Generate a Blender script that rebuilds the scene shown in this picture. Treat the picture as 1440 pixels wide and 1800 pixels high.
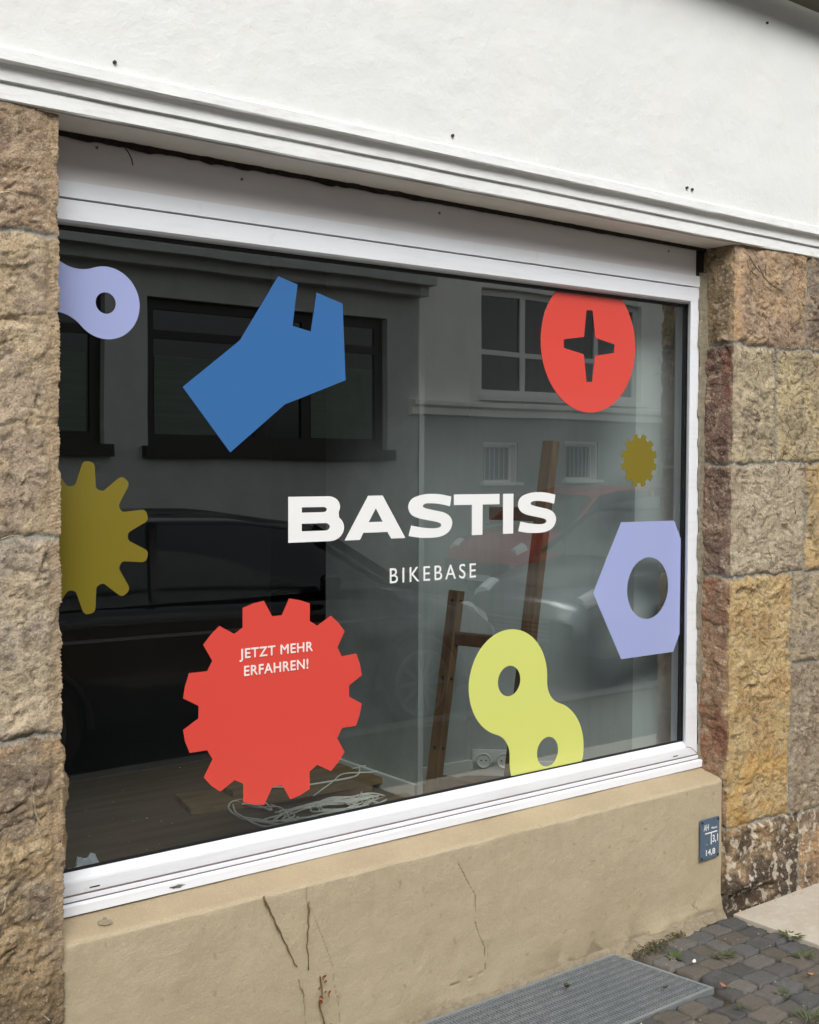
import bpy, bmesh, math, random
import numpy as np
from mathutils import Vector, Matrix
random.seed(7)
C = bpy.context.scene.collection
sc = bpy.context.scene
for o in list(bpy.data.objects): bpy.data.objects.remove(o)

# ------------------------------------------------------------------ camera, world, sun, exposure
YAW, PITCH, ROLL = 0.66522151, -0.03780317, 0.00471938
fw = Vector((math.sin(YAW)*math.cos(PITCH), math.cos(YAW)*math.cos(PITCH), math.sin(PITCH)))
rt = Vector((math.cos(YAW), -math.sin(YAW), 0)); up = rt.cross(fw)
r2 = rt*math.cos(ROLL)+up*math.sin(ROLL); u2 = -rt*math.sin(ROLL)+up*math.cos(ROLL)
cd = bpy.data.cameras.new('camera'); cam = bpy.data.objects.new('camera', cd); C.objects.link(cam)
M = Matrix.Identity(4)
for i in range(3): M[i][0] = r2[i]; M[i][1] = u2[i]; M[i][2] = -fw[i]
M[2][3] = 1.6
cam.matrix_world = M
cd.sensor_fit = 'HORIZONTAL'; cd.sensor_width = 36; cd.lens = 2100/1440*36
cd.clip_start = .02; cd.clip_end = 500
sc.camera = cam
w = bpy.data.worlds.new('World'); sc.world = w; w.use_nodes = True
nt = w.node_tree; bg = nt.nodes['Background']
sky = nt.nodes.new('ShaderNodeTexSky'); sky.sky_type = 'NISHITA'; sky.sun_disc = False
SUN_EL, SUN_AZ = math.radians(42), math.radians(208)
sky.sun_elevation = SUN_EL; sky.sun_rotation = SUN_AZ
sky.air_density = 1.0; sky.dust_density = 3.0; sky.ozone_density = 1.0
hs = nt.nodes.new('ShaderNodeHueSaturation'); hs.inputs['Saturation'].default_value = .16
nt.links.new(sky.outputs[0], hs.inputs['Color']); nt.links.new(hs.outputs[0], bg.inputs[0])
bg.inputs[1].default_value = .15
sl = bpy.data.lights.new('sun', 'SUN'); sl.energy = .7; sl.angle = math.radians(25); sl.color = (1, .96, .9)
so = bpy.data.objects.new('sun', sl); C.objects.link(so)
sd = Vector((math.sin(SUN_AZ)*math.cos(SUN_EL), math.cos(SUN_AZ)*math.cos(SUN_EL), math.sin(SUN_EL)))
so.rotation_euler = sd.to_track_quat('Z', 'Y').to_euler()
sc.view_settings.view_transform = 'Standard'; sc.view_settings.look = 'None'
sc.view_settings.exposure = 0.98; sc.view_settings.gamma = 1
sc.render.engine = 'CYCLES'
sc.cycles.max_bounces = 10; sc.cycles.transparent_max_bounces = 12; sc.cycles.glossy_bounces = 4

# ------------------------------------------------------------------ helpers
def s2l(c):
    c = np.asarray(c, float)/255.
    return np.where(c <= .04045, c/12.92, ((c+.055)/1.055)**2.4)
def mat(name, rgb, rough=.8, metal=0, spec=.5, noise=None, bump=None, attr=None, lin=False):
    """procedural material: rgb is sRGB 0-255. noise=[(scale, rgb2, amount, lo, hi)], bump=[(scale, strength, dist)]"""
    m = bpy.data.materials.new(name); m.use_nodes = True; t = m.node_tree; b = t.nodes['Principled BSDF']
    c = tuple(rgb) if lin else tuple(s2l(rgb))
    b.inputs['Base Color'].default_value = (*c, 1)
    b.inputs['Roughness'].default_value = rough; b.inputs['Metallic'].default_value = metal
    b.inputs['Specular IOR Level'].default_value = spec
    tc = t.nodes.new('ShaderNodeTexCoord'); last = None
    if attr:
        a = t.nodes.new('ShaderNodeAttribute'); a.attribute_name = attr; last = a.outputs['Color']
    for (scale, rgb2, amt, lo, hi) in (noise or []):
        n = t.nodes.new('ShaderNodeTexNoise'); n.inputs['Detail'].default_value = 6
        n.inputs['Roughness'].default_value = .65
        if isinstance(scale, tuple):
            mp = t.nodes.new('ShaderNodeMapping'); mp.inputs['Scale'].default_value = scale
            t.links.new(tc.outputs['Object'], mp.inputs[0]); t.links.new(mp.outputs[0], n.inputs['Vector']); n.inputs['Scale'].default_value = 1
        else:
            t.links.new(tc.outputs['Object'], n.inputs['Vector']); n.inputs['Scale'].default_value = scale
        r = t.nodes.new('ShaderNodeMapRange'); r.inputs['From Min'].default_value = lo; r.inputs['From Max'].default_value = hi
        r.inputs['To Max'].default_value = amt; t.links.new(n.outputs[0], r.inputs[0])
        x = t.nodes.new('ShaderNodeMix'); x.data_type = 'RGBA'; t.links.new(r.outputs[0], x.inputs[0])
        if last is None: x.inputs[6].default_value = (*c, 1)
        else: t.links.new(last, x.inputs[6])
        x.inputs[7].default_value = (*s2l(rgb2), 1); last = x.outputs[2]
    if last is not None: t.links.new(last, b.inputs['Base Color'])
    nb = None
    for (scale, st, dist) in (bump or []):
        n = t.nodes.new('ShaderNodeTexNoise'); n.inputs['Detail'].default_value = 5; n.inputs['Roughness'].default_value = .6
        if isinstance(scale, tuple):
            mp = t.nodes.new('ShaderNodeMapping'); mp.inputs['Scale'].default_value = scale
            t.links.new(tc.outputs['Object'], mp.inputs[0]); t.links.new(mp.outputs[0], n.inputs['Vector']); n.inputs['Scale'].default_value = 1
        else:
            t.links.new(tc.outputs['Object'], n.inputs['Vector']); n.inputs['Scale'].default_value = scale
        bp = t.nodes.new('ShaderNodeBump'); bp.inputs['Strength'].default_value = st; bp.inputs['Distance'].default_value = dist
        t.links.new(n.outputs[0], bp.inputs['Height'])
        if nb is not None: t.links.new(nb, bp.inputs['Normal'])
        nb = bp.outputs[0]
    if nb is not None: t.links.new(nb, b.inputs['Normal'])
    return m
def link(name, me, m=None, parent=None, smooth=False):
    o = bpy.data.objects.new(name, me); C.objects.link(o)
    if m: me.materials.append(m)
    if parent: o.parent = parent
    if smooth:
        me.polygons.foreach_set('use_smooth', [True]*len(me.polygons))
    return o
def tag(o, label=None, cat=None, group=None, kind=None):
    if label: o['label'] = label
    if cat: o['category'] = cat
    if group: o['group'] = group
    if kind: o['kind'] = kind
    return o
def empty(name, loc, label, cat, group=None, rz=0):
    o = bpy.data.objects.new(name, None); C.objects.link(o); o.location = loc; o.rotation_euler.z = rz
    o.empty_display_size = .1
    o['label'] = label; o['category'] = cat
    if group: o['group'] = group
    return o
class MB:
    """collects geometry in world coordinates; build() puts the object's origin at org"""
    def __init__(s): s.v = []; s.f = []
    def add(s, vs, fs):
        k = len(s.v); s.v += [tuple(v) for v in vs]; s.f += [tuple(i+k for i in f) for f in fs]; return s
    def box(s, x0, x1, y0, y1, z0, z1):
        return s.add([(x0,y0,z0),(x1,y0,z0),(x1,y1,z0),(x0,y1,z0),(x0,y0,z1),(x1,y0,z1),(x1,y1,z1),(x0,y1,z1)],
                     [(0,3,2,1),(4,5,6,7),(0,1,5,4),(1,2,6,5),(2,3,7,6),(3,0,4,7)])
    def bar(s, a, b, w, h, upv=(0,0,1)):
        a = Vector(a); b = Vector(b); d = (b-a).normalized(); sd_ = d.cross(Vector(upv)).normalized(); u = sd_.cross(d)
        vs = []
        for p in (a, b):
            for sx, sy in ((-1,-1),(1,-1),(1,1),(-1,1)): vs.append(p+sd_*sx*w/2+u*sy*h/2)
        return s.add(vs, [(0,3,2,1),(4,5,6,7),(0,1,5,4),(1,2,6,5),(2,3,7,6),(3,0,4,7)])
    def tube(s, pts, rad, n=6, cap=True):
        pts = [Vector(p) for p in pts]; rr = rad if isinstance(rad, (list, tuple)) else [rad]*len(pts)
        vs = []; fs = []; prev = None
        for i, p in enumerate(pts):
            d = (pts[min(i+1, len(pts)-1)]-pts[max(i-1, 0)])
            d = d.normalized() if d.length > 1e-9 else Vector((0,0,1))
            if prev is None:
                a = d.orthogonal().normalized()
            else:
                a = (prev-d*prev.dot(d)); a = a.normalized() if a.length > 1e-6 else d.orthogonal().normalized()
            prev = a; b = d.cross(a)
            for k in range(n):
                t = 2*math.pi*k/n; vs.append(p+(a*math.cos(t)+b*math.sin(t))*rr[i])
        for i in range(len(pts)-1):
            for k in range(n):
                fs.append((i*n+k, i*n+(k+1) % n, (i+1)*n+(k+1) % n, (i+1)*n+k))
        if cap: fs.append(tuple(range(n-1, -1, -1))); fs.append(tuple((len(pts)-1)*n+k for k in range(n)))
        return s.add(vs, fs)
    def cyl(s, a, b, r, n=24): return s.tube([a, b], r, n)
    def extr(s, prof, x0, x1, closed=False, dz=(0, 0)):
        """profile of (y,z) swept along X; dz tilts the two ends"""
        n = len(prof); vs = [(x0, y, z+dz[0]) for y, z in prof]+[(x1, y, z+dz[1]) for y, z in prof]
        fs = [(i, i+1, n+i+1, n+i) for i in range(n-1)]
        if closed: fs.append((n-1, 0, n, 2*n-1)); fs += [tuple(range(n-1, -1, -1)), tuple(range(n, 2*n))]
        return s.add(vs, fs)
    def build(s, name, m, parent=None, smooth=False, org=None, fix=True, bevel=0):
        if org is None: org = parent.matrix_basis.translation if False else (0,0,0)
        me = bpy.data.meshes.new(name); o_ = Vector(org)
        me.from_pydata([tuple(Vector(v)-o_) for v in s.v], [], s.f)
        if fix:
            bm = bmesh.new(); bm.from_mesh(me); bmesh.ops.recalc_face_normals(bm, faces=bm.faces)
            if bevel:
                es = [e for e in bm.edges if len(e.link_faces) == 2 and e.calc_face_angle(0) > .5]
                bmesh.ops.bevel(bm, geom=es, offset=bevel, segments=2, affect='EDGES', profile=.5)
            bm.to_mesh(me); bm.free()
        o = link(name, me, m, parent, smooth)
        if parent is not None:
            o.location = Vector(org)-parent.location if parent.type == 'EMPTY' and not parent.rotation_euler.z else Vector(org)
        else: o.location = org
        return o
# ---- numpy noise
def _h(ix, iy, seed):
    n = (ix.astype(np.int64)*374761393 + iy.astype(np.int64)*668265263 + seed*1442695041) & 0xffffffff
    n = ((n ^ (n >> 13))*1274126177) & 0xffffffff
    return ((n ^ (n >> 16)) & 0xffff)/65535.
def vnoise(x, y, seed=0):
    ix = np.floor(x); iy = np.floor(y); fx = x-ix; fy = y-iy
    r = 0
    def g(a, b, dx, dy):
        t = _h(a, b, seed)*2*np.pi; return np.cos(t)*dx+np.sin(t)*dy
    ux = fx*fx*fx*(fx*(fx*6-15)+10); uy = fy*fy*fy*(fy*(fy*6-15)+10)
    a = g(ix, iy, fx, fy); b = g(ix+1, iy, fx-1, fy); c = g(ix, iy+1, fx, fy-1); d = g(ix+1, iy+1, fx-1, fy-1)
    return ((a*(1-ux)+b*ux)*(1-uy)+(c*(1-ux)+d*ux)*uy)*1.5
def fbm(x, y, seed=0, oct=5, gain=.5):
    r = 0; a = 1
    for i in range(oct): r = r+a*vnoise(x, y, seed+i*17); x = x*2.03+5.1; y = y*2.03+3.7; a *= gain
    return r
def ss(a, b, x):
    t = np.clip((x-a)/(b-a), 0, 1); return t*t*(3-2*t)
def grid_mesh(name, P, col=None):
    """P: (n,m,3) array of points -> mesh of quads; col: (n,m,3) linear colours"""
    n, m = P.shape[:2]
    idx = np.arange(n*m).reshape(n, m)
    q = np.stack([idx[:-1, :-1], idx[:-1, 1:], idx[1:, 1:], idx[1:, :-1]], -1).reshape(-1, 4)
    me = bpy.data.meshes.new(name); me.vertices.add(n*m); me.vertices.foreach_set('co', P.reshape(-1).astype(np.float32))
    me.loops.add(q.size); me.loops.foreach_set('vertex_index', q.reshape(-1).astype(np.int32))
    me.polygons.add(len(q)); me.polygons.foreach_set('loop_start', np.arange(0, q.size, 4, dtype=np.int32))
    me.polygons.foreach_set('loop_total', np.full(len(q), 4, dtype=np.int32))
    me.update(calc_edges=True)
    if col is not None:
        a = me.color_attributes.new('Col', 'FLOAT_COLOR', 'POINT')
        a.data.foreach_set('color', np.concatenate([col, np.ones((n, m, 1))], -1).reshape(-1).astype(np.float32))
    me.polygons.foreach_set('use_smooth', np.ones(len(q), dtype=bool))
    me.validate(); return me
def shape2d(name, contours, Y, m, parent=None, org=None, thick=.0006):
    """flat cut-out in the XZ plane from closed contours (outer first, holes after), facing -Y"""
    cu = bpy.data.curves.new(name, 'CURVE'); cu.dimensions = '2D'; cu.fill_mode = 'BOTH'; cu.extrude = thick/2
    for ct in contours:
        sp = cu.splines.new('POLY'); sp.points.add(len(ct)-1)
        for i, (x, z) in enumerate(ct): sp.points[i].co = (x, z, 0, 1)
        sp.use_cyclic_u = True
    return curve_to(name, cu, Y, m, parent, org)
def curve_to(name, cu, Y, m, parent=None, org=None, fit=None):
    t = bpy.data.objects.new('tmp', cu); C.objects.link(t)
    dg = bpy.context.evaluated_depsgraph_get(); me = bpy.data.meshes.new_from_object(t.evaluated_get(dg)); me.name = name
    bpy.data.objects.remove(t)
    co = np.zeros(len(me.vertices)*3); me.vertices.foreach_get('co', co); co = co.reshape(-1, 3)
    if fit:
        x0, x1, z0, z1 = fit; a = co.min(0); b = co.max(0)
        co[:, 0] = x0+(co[:, 0]-a[0])/(b[0]-a[0])*(x1-x0); co[:, 1] = z0+(co[:, 1]-a[1])/(b[1]-a[1])*(z1-z0)
    out = np.stack([co[:, 0], Y-co[:, 2], co[:, 1]], -1)
    if org is None: org = ((out[:, 0].min()+out[:, 0].max())/2, Y, out[:, 2].min())
    out = out-np.array(org); me.vertices.foreach_set('co', out.reshape(-1)); me.update()
    me.materials.clear()
    o = link(name, me, m, parent)
    o.location = Vector(org)-(parent.location if parent else Vector((0,0,0)))
    return o
def text_to(name, s, fit, Y, m, parent=None, bold=0., space=1., fat=0):
    cu = bpy.data.curves.new(name, 'FONT'); cu.body = s; cu.size = 1; cu.offset = bold; cu.space_character = space; cu.extrude = .0003
    o = curve_to(name, cu, Y, m, parent, fit=fit)
    if fat:
        me = o.data; bm = bmesh.new(); bm.from_mesh(me); g0 = list(bm.verts)+list(bm.edges)+list(bm.faces); k = 0
        for dx, dz in ((fat,0),(-fat,0),(0,fat),(0,-fat)):
            k += 1; r = bmesh.ops.duplicate(bm, geom=g0); bmesh.ops.translate(bm, verts=[e for e in r['geom'] if isinstance(e, bmesh.types.BMVert)], vec=(dx, -.00012*k, dz))
        bm.to_mesh(me); bm.free()
    return o
def circ(cx, cz, r, n=64, a0=0): return [(cx+r*math.cos(a0+2*math.pi*i/n), cz+r*math.sin(a0+2*math.pi*i/n)) for i in range(n)]
def catmull(pts, n=5, closed=True):
    out = []; N = len(pts)
    for i in range(N if closed else N-1):
        p0, p1, p2, p3 = [pts[(i+k) % N] if closed else pts[min(max(i+k, 0), N-1)] for k in (-1, 0, 1, 2)]
        for k in range(n):
            t = k/n
            out.append(tuple(.5*(2*p1[j]+(p2[j]-p0[j])*t+(2*p0[j]-5*p1[j]+4*p2[j]-p3[j])*t*t+(-p0[j]+3*p1[j]-3*p2[j]+p3[j])*t**3) for j in range(len(p1))))
    if not closed: out.append(tuple(pts[-1]))
    return out
def rounded(pts, rad):
    """poly with rounded corners; rad number or list per corner"""
    out = []; N = len(pts)
    for i in range(N):
        p = Vector(pts[i]); a = Vector(pts[i-1]); b = Vector(pts[(i+1) % N]); r = rad[i] if isinstance(rad, list) else rad
        if r <= 0: out.append(tuple(p)); continue
        da = (a-p).normalized(); db = (b-p).normalized(); k = min(r, (a-p).length*.48, (b-p).length*.48)
        s_ = p+da*k; e = p+db*k
        for j in range(7):
            t = j/6; out.append(tuple(s_*(1-t)**2+p*2*t*(1-t)+e*t*t))
    return out
def clip_poly(p, x=None, z=None, keep='gt'):
    """clip polygon with a vertical (x) or horizontal (z) line, keeping the greater or the smaller side"""
    k, v = (0, x) if x is not None else (1, z); sg = 1 if keep == 'gt' else -1
    out = []
    for i in range(len(p)):
        a = p[i-1]; b = p[i]; fa = sg*(a[k]-v); fb = sg*(b[k]-v)
        if (fa > 0) != (fb > 0):
            t = fa/(fa-fb); out.append((a[0]+(b[0]-a[0])*t, a[1]+(b[1]-a[1])*t))
        if fb > 0: out.append(tuple(b))
    return out

# ------------------------------------------------------------------ main planes
W = 2.643; FY = W+.115; G = W+.15
XL, XR = 1.054, 3.515          # arrises of the window opening
# ------------------------------------------------------------------ materials
m_white = mat('white_plaster', (217,219,217), .9, spec=.2, noise=[(3.2, (221,221,217), .7, .42, .7), (26, (212,212,208), .35, .55, .8)], bump=[(22, .22, .012), (150, .25, .003), (5, .25, .03)])
m_corn = mat('cornice_paint', (228,230,229), .8, spec=.3, noise=[((14,60,60), (206,204,203), .6, .5, .75), ((3,90,90), (196,190,184), .35, .58, .75)], bump=[((14,60,60), .35, .004), (120, .3, .002)])
m_soffit = mat('soffit_paint', (236,232,222), .85, spec=.2, noise=[(5, (214,206,192), .6, .4, .7)], bump=[(50, .3, .003)])
m_panel = mat('panel_paint', (222,218,218), .7, spec=.3, noise=[((2,8,8), (208,203,202), .6, .4, .7)], bump=[(30, .12, .003)])
m_frame = mat('white_pvc', (229,232,237), .32, spec=.45, noise=[((3,30,30), (206,204,200), .45, .5, .75), (24, (186,180,170), .30, .62, .78)])
m_groove = mat('grimy_groove', (120,104,100), .8)
m_black = mat('rubber_black', (16,16,17), .45, noise=[(40, (38,38,38), .5, .5, .8)])
m_foam = mat('dark_foam', (40,33,27), .95, noise=[(60, (84,70,54), .6, .5, .75)], bump=[(120, 1, .01)])
m_stone = mat('sandstone', (150,130,105), .93, spec=.15, attr='Col', noise=[(75, (72,62,54), .30, .56, .78), (230, (64,52,42), .75, .54, .68), (190, (222,208,184), .55, .57, .70)], bump=[(60, .25, .005), (170, .9, .004), (420, .8, .002)])
m_mortar = mat('sealant_grey', (136,128,110), .95, spec=.1, noise=[(40, (92,88,78), .6, .45, .7)], bump=[(90, .9, .006)])
m_plinth = mat('beige_render', (170,152,120), .92, spec=.15, attr='Col', noise=[(11, (164,149,120), .3, .4, .75), (170, (204,190,162), .45, .52, .75), (240, (132,116,90), .4, .56, .72), (3, (162,147,118), .4, .45, .7)], bump=[(35, .18, .006), (150, .5, .003), (400, .7, .0015)])
def vinyl(name, c, rough=.10): return mat(name, c, rough, spec=.5, bump=[(9, .04, .01)])
v_red = vinyl('vinyl_red', (213,76,66)); v_lilac = vinyl('vinyl_lilac', (158,168,212)); v_blue = vinyl('vinyl_blue', (58,106,162))
v_olive = vinyl('vinyl_olive', (122,110,38)); v_lime = vinyl('vinyl_lime', (209,214,118)); v_white = vinyl('vinyl_white', (233,234,233))
def glass_mat(name, R0=.205, tint=(.72,.77,.775)):
    m = bpy.data.materials.new(name); m.use_nodes = True; t = m.node_tree; t.nodes.clear()
    out = t.nodes.new('ShaderNodeOutputMaterial'); mx = t.nodes.new('ShaderNodeMixShader')
    tr = t.nodes.new('ShaderNodeBsdfTransparent'); tr.inputs[0].default_value = (*tint, 1)
    gl = t.nodes.new('ShaderNodeBsdfGlossy'); gl.inputs['Roughness'].default_value = 0; gl.inputs[0].default_value = (.97,1,.99,1)
    lw = t.nodes.new('ShaderNodeLayerWeight'); lw.inputs[0].default_value = .5
    pw = t.nodes.new('ShaderNodeMath'); pw.operation = 'POWER'; pw.inputs[1].default_value = 4.
    ma = t.nodes.new('ShaderNodeMath'); ma.operation = 'MULTIPLY_ADD'; ma.inputs[1].default_value = 1-R0; ma.inputs[2].default_value = R0
    t.links.new(lw.outputs['Facing'], pw.inputs[0]); t.links.new(pw.outputs[0], ma.inputs[0]); t.links.new(ma.outputs[0], mx.inputs[0])
    # very slight waviness of old double glazing
    tc = t.nodes.new('ShaderNodeTexCoord'); n = t.nodes.new('ShaderNodeTexNoise'); n.inputs['Scale'].default_value = 2.2; n.inputs['Detail'].default_value = 1
    bp = t.nodes.new('ShaderNodeBump'); bp.inputs['Strength'].default_value = .05; bp.inputs['Distance'].default_value = .008
    t.links.new(tc.outputs['Object'], n.inputs['Vector']); t.links.new(n.outputs[0], bp.inputs['Height']); t.links.new(bp.outputs[0], gl.inputs['Normal'])
    t.links.new(tr.outputs[0], mx.inputs[1]); t.links.new(gl.outputs[0], mx.inputs[2]); t.links.new(mx.outputs[0], out.inputs[0])
    return m
m_glass = glass_mat('shop_glass')
m_pane = mat('dark_window_pane', (30,34,36), .08, spec=.6)

# ------------------------------------------------------------------ ground
GX0, GX1, GY0, GY1 = 1.62, 2.955, 2.262, 2.628     # grate
m_bed = mat('joint_earth', (74,66,54), .98, spec=.1, noise=[(14, (58,66,38), .6, .5, .7), (90, (128,114,92), .6, .55, .75)], bump=[(60, 1, .012)])
mb = MB(); Z0 = -.016
xs = [-60, GX0, GX1, 3.515, 120]; ys = [-1.2+1.05, GY0, GY1, 2.79]
for i in range(4):
    for j in range(3):
        if (i == 1 and j == 1): continue
        mb.add([(xs[i],ys[j],Z0),(xs[i+1],ys[j],Z0),(xs[i+1],ys[j+1],Z0),(xs[i],ys[j+1],Z0)], [(0,1,2,3)])
tag(mb.build('pavement_bed', m_bed), kind='structure')
m_asph = mat('asphalt', (74,74,75), .9, noise=[(60, (96,95,92), .5, .5, .75), (2, (58,58,60), .5, .45, .7)], bump=[(150, .6, .005)])
tag(MB().add([(-60,-7.0,-.13),(120,-7.0,-.13),(120,-.3,-.13),(-60,-.3,-.13)], [(0,1,2,3)]).build('road', m_asph), kind='structure')
m_kerb = mat('kerb_granite', (98,96,92), .85, noise=[(60, (90,88,84), .6, .5, .7)])
tag(MB().box(-60,120,-.3,-.15,-.2,.002).build('kerb', m_kerb), kind='structure')
tag(MB().box(-60,120,-7.15,-7.0,-.2,.002).build('far_kerb', m_kerb), kind='structure')
m_farp = mat('far_paving', (120,117,110), .9, noise=[(12, (95,93,88), .6, .45, .7)])
tag(MB().add([(-60,-9.6,0),(120,-9.6,0),(120,-7.15,0),(-60,-7.15,0)], [(0,1,2,3)]).build('far_pavement', m_farp), kind='structure')
tag(MB().add([(-200,-200,-.25),(200,-200,-.25),(200,200,-.25),(-200,200,-.25)], [(0,1,2,3)]).build('ground', m_bed), kind='structure')
# light slab by the door to the right
m_slab = mat('sandstone_slab', (186,178,164), .9, spec=.2, noise=[(3, (166,152,132), .7, .4, .65), (30, (204,198,188), .5, .5, .75), (140, (120,112,100), .4, .6, .8)], bump=[(70, .3, .004)])
mb = MB()
for (x0, x1, y0, y1) in ((3.521,4.075,.9,2.60),(4.083,5.3,.9,2.61),(5.308,7.5,.9,2.61)): mb.box(x0,x1,y0,y1,-.06,.006)
tag(mb.build('slab_paving', m_slab, bevel=.003), kind='structure')
# cobbles
def cobble_field():
    V = []; F = []; Cc = []
    rs = random.Random(3)
    y = 2.60; row = 0
    while y > 1.55:
        hgt = rs.uniform(.078, .096) if row > 3 else .0838; x = -1.2+rs.uniform(0, .1)
        while x < 3.50:
            wd = rs.uniform(.074, .108)
            if row < 4 and x < GX0 and x+wd > GX0-.05: wd = max(.03, GX0-.012-x); xn = GX1+.016+row*.011
            else: xn = None
            if x+wd > 3.45: wd = 3.507-x
            x0, x1, y0, y1 = x, x+wd, y-hgt, y
            x = xn if xn else x+wd
            if x1 > GX0-.01 and x0 < GX1+.01 and y1 > GY0-.02 and y0 < 2.65:
                if y0 < GY0-.03: y1 = min(y1, GY0-.008)
            if x1-x0 < .03 or y1-y0 < .03: continue
            fine = (x1 > 2.3 and y1 > 1.5)
            n = 9 if fine else 4
            j = lambda s=.007: rs.uniform(-s, s)
            g = .004
            cs = [(x0+g+j(.006),y0+g+j()),(x1-g+j(.006),y0+g+j()),(x1-g+j(.006),y1-g+j()),(x0+g+j(.006),y1-g+j())]
            if y > 2.59: cs[2] = (cs[2][0], min(cs[2][1], 2.60)); cs[3] = (cs[3][0], min(cs[3][1], 2.60))
            if x1 > 3.5: cs[1] = (3.505, cs[1][1]); cs[2] = (3.505, cs[2][1])
            if x0 < 3.02 and x0 > 2.9 and y1 > GY0-.02: cs[0] = (max(cs[0][0], GX1+.012), cs[0][1]); cs[3] = (max(cs[3][0], GX1+.012), cs[3][1])
            base = len(V); hz = rs.uniform(-.004, .006); tx, ty = rs.uniform(-.05, .05), rs.uniform(-.05, .05); sd_ = rs.randint(0, 999)
            cbase = np.array(rs.choice([(90,88,86),(82,81,80),(97,94,90),(96,90,82),(104,100,94),(84,84,84)]), float)*rs.uniform(.9, 1.1)
            cb = s2l(cbase)
            for a in range(n+1):
                for b in range(n+1):
                    u = a/n; v = b/n
                    # squeeze rows near border for a rounded shoulder
                    uu = .5-.5*math.cos(math.pi*u); vv = .5-.5*math.cos(math.pi*v)
                    px = (cs[0][0]*(1-uu)+cs[1][0]*uu)*(1-vv)+(cs[3][0]*(1-uu)+cs[2][0]*uu)*vv
                    py = (cs[0][1]*(1-uu)+cs[1][1]*uu)*(1-vv)+(cs[3][1]*(1-uu)+cs[2][1]*uu)*vv
                    e = min(1, (1-abs(2*u-1)**9)*1.15)*min(1, (1-abs(2*v-1)**9)*1.15)
                    V.append([px, py, -.018+e*(.018+hz)+(px-x0-wd/2)*tx*e+(py-y0-hgt/2)*ty*e]); Cc.append(cb)
            for a in range(n):
                for b in range(n):
                    i = base+a*(n+1)+b; F.append((i, i+n+1, i+n+2, i+1))
        y -= hgt; row += 1
    V = np.array(V); top = V[:, 2] > -.02
    nz = fbm(V[:, 0]*38, V[:, 1]*38, 5, 4); V[:, 2] += np.where(top, nz*.0035, 0)
    V[:, 0] += fbm(V[:, 0]*20, V[:, 1]*20, 9, 3)*.006; V[:, 1] += fbm(V[:, 0]*20, V[:, 1]*20, 19, 3)*.004
    V[:, 1] = np.minimum(V[:, 1], 2.636); V[:, 0] = np.minimum(V[:, 0], 3.512)
    me = bpy.data.meshes.new('cobble_paving'); me.from_pydata(V.tolist(), [], F)
    a = me.color_attributes.new('Col', 'FLOAT_COLOR', 'POINT')
    a.data.foreach_set('color', np.concatenate([np.array(Cc), np.ones((len(V), 1))], -1).reshape(-1).astype(np.float32))
    return me
m_cob = mat('basalt_cobble', (82,84,86), .78, spec=.4, attr='Col', noise=[(9, (108,104,98), .5, .5, .75), (120, (52,54,57), .5, .5, .75), (260, (128,126,120), .3, .6, .8)], bump=[(50, .5, .006), (200, .7, .002)])
tag(link('cobble_paving', cobble_field(), m_cob, smooth=True), kind='structure')

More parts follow.
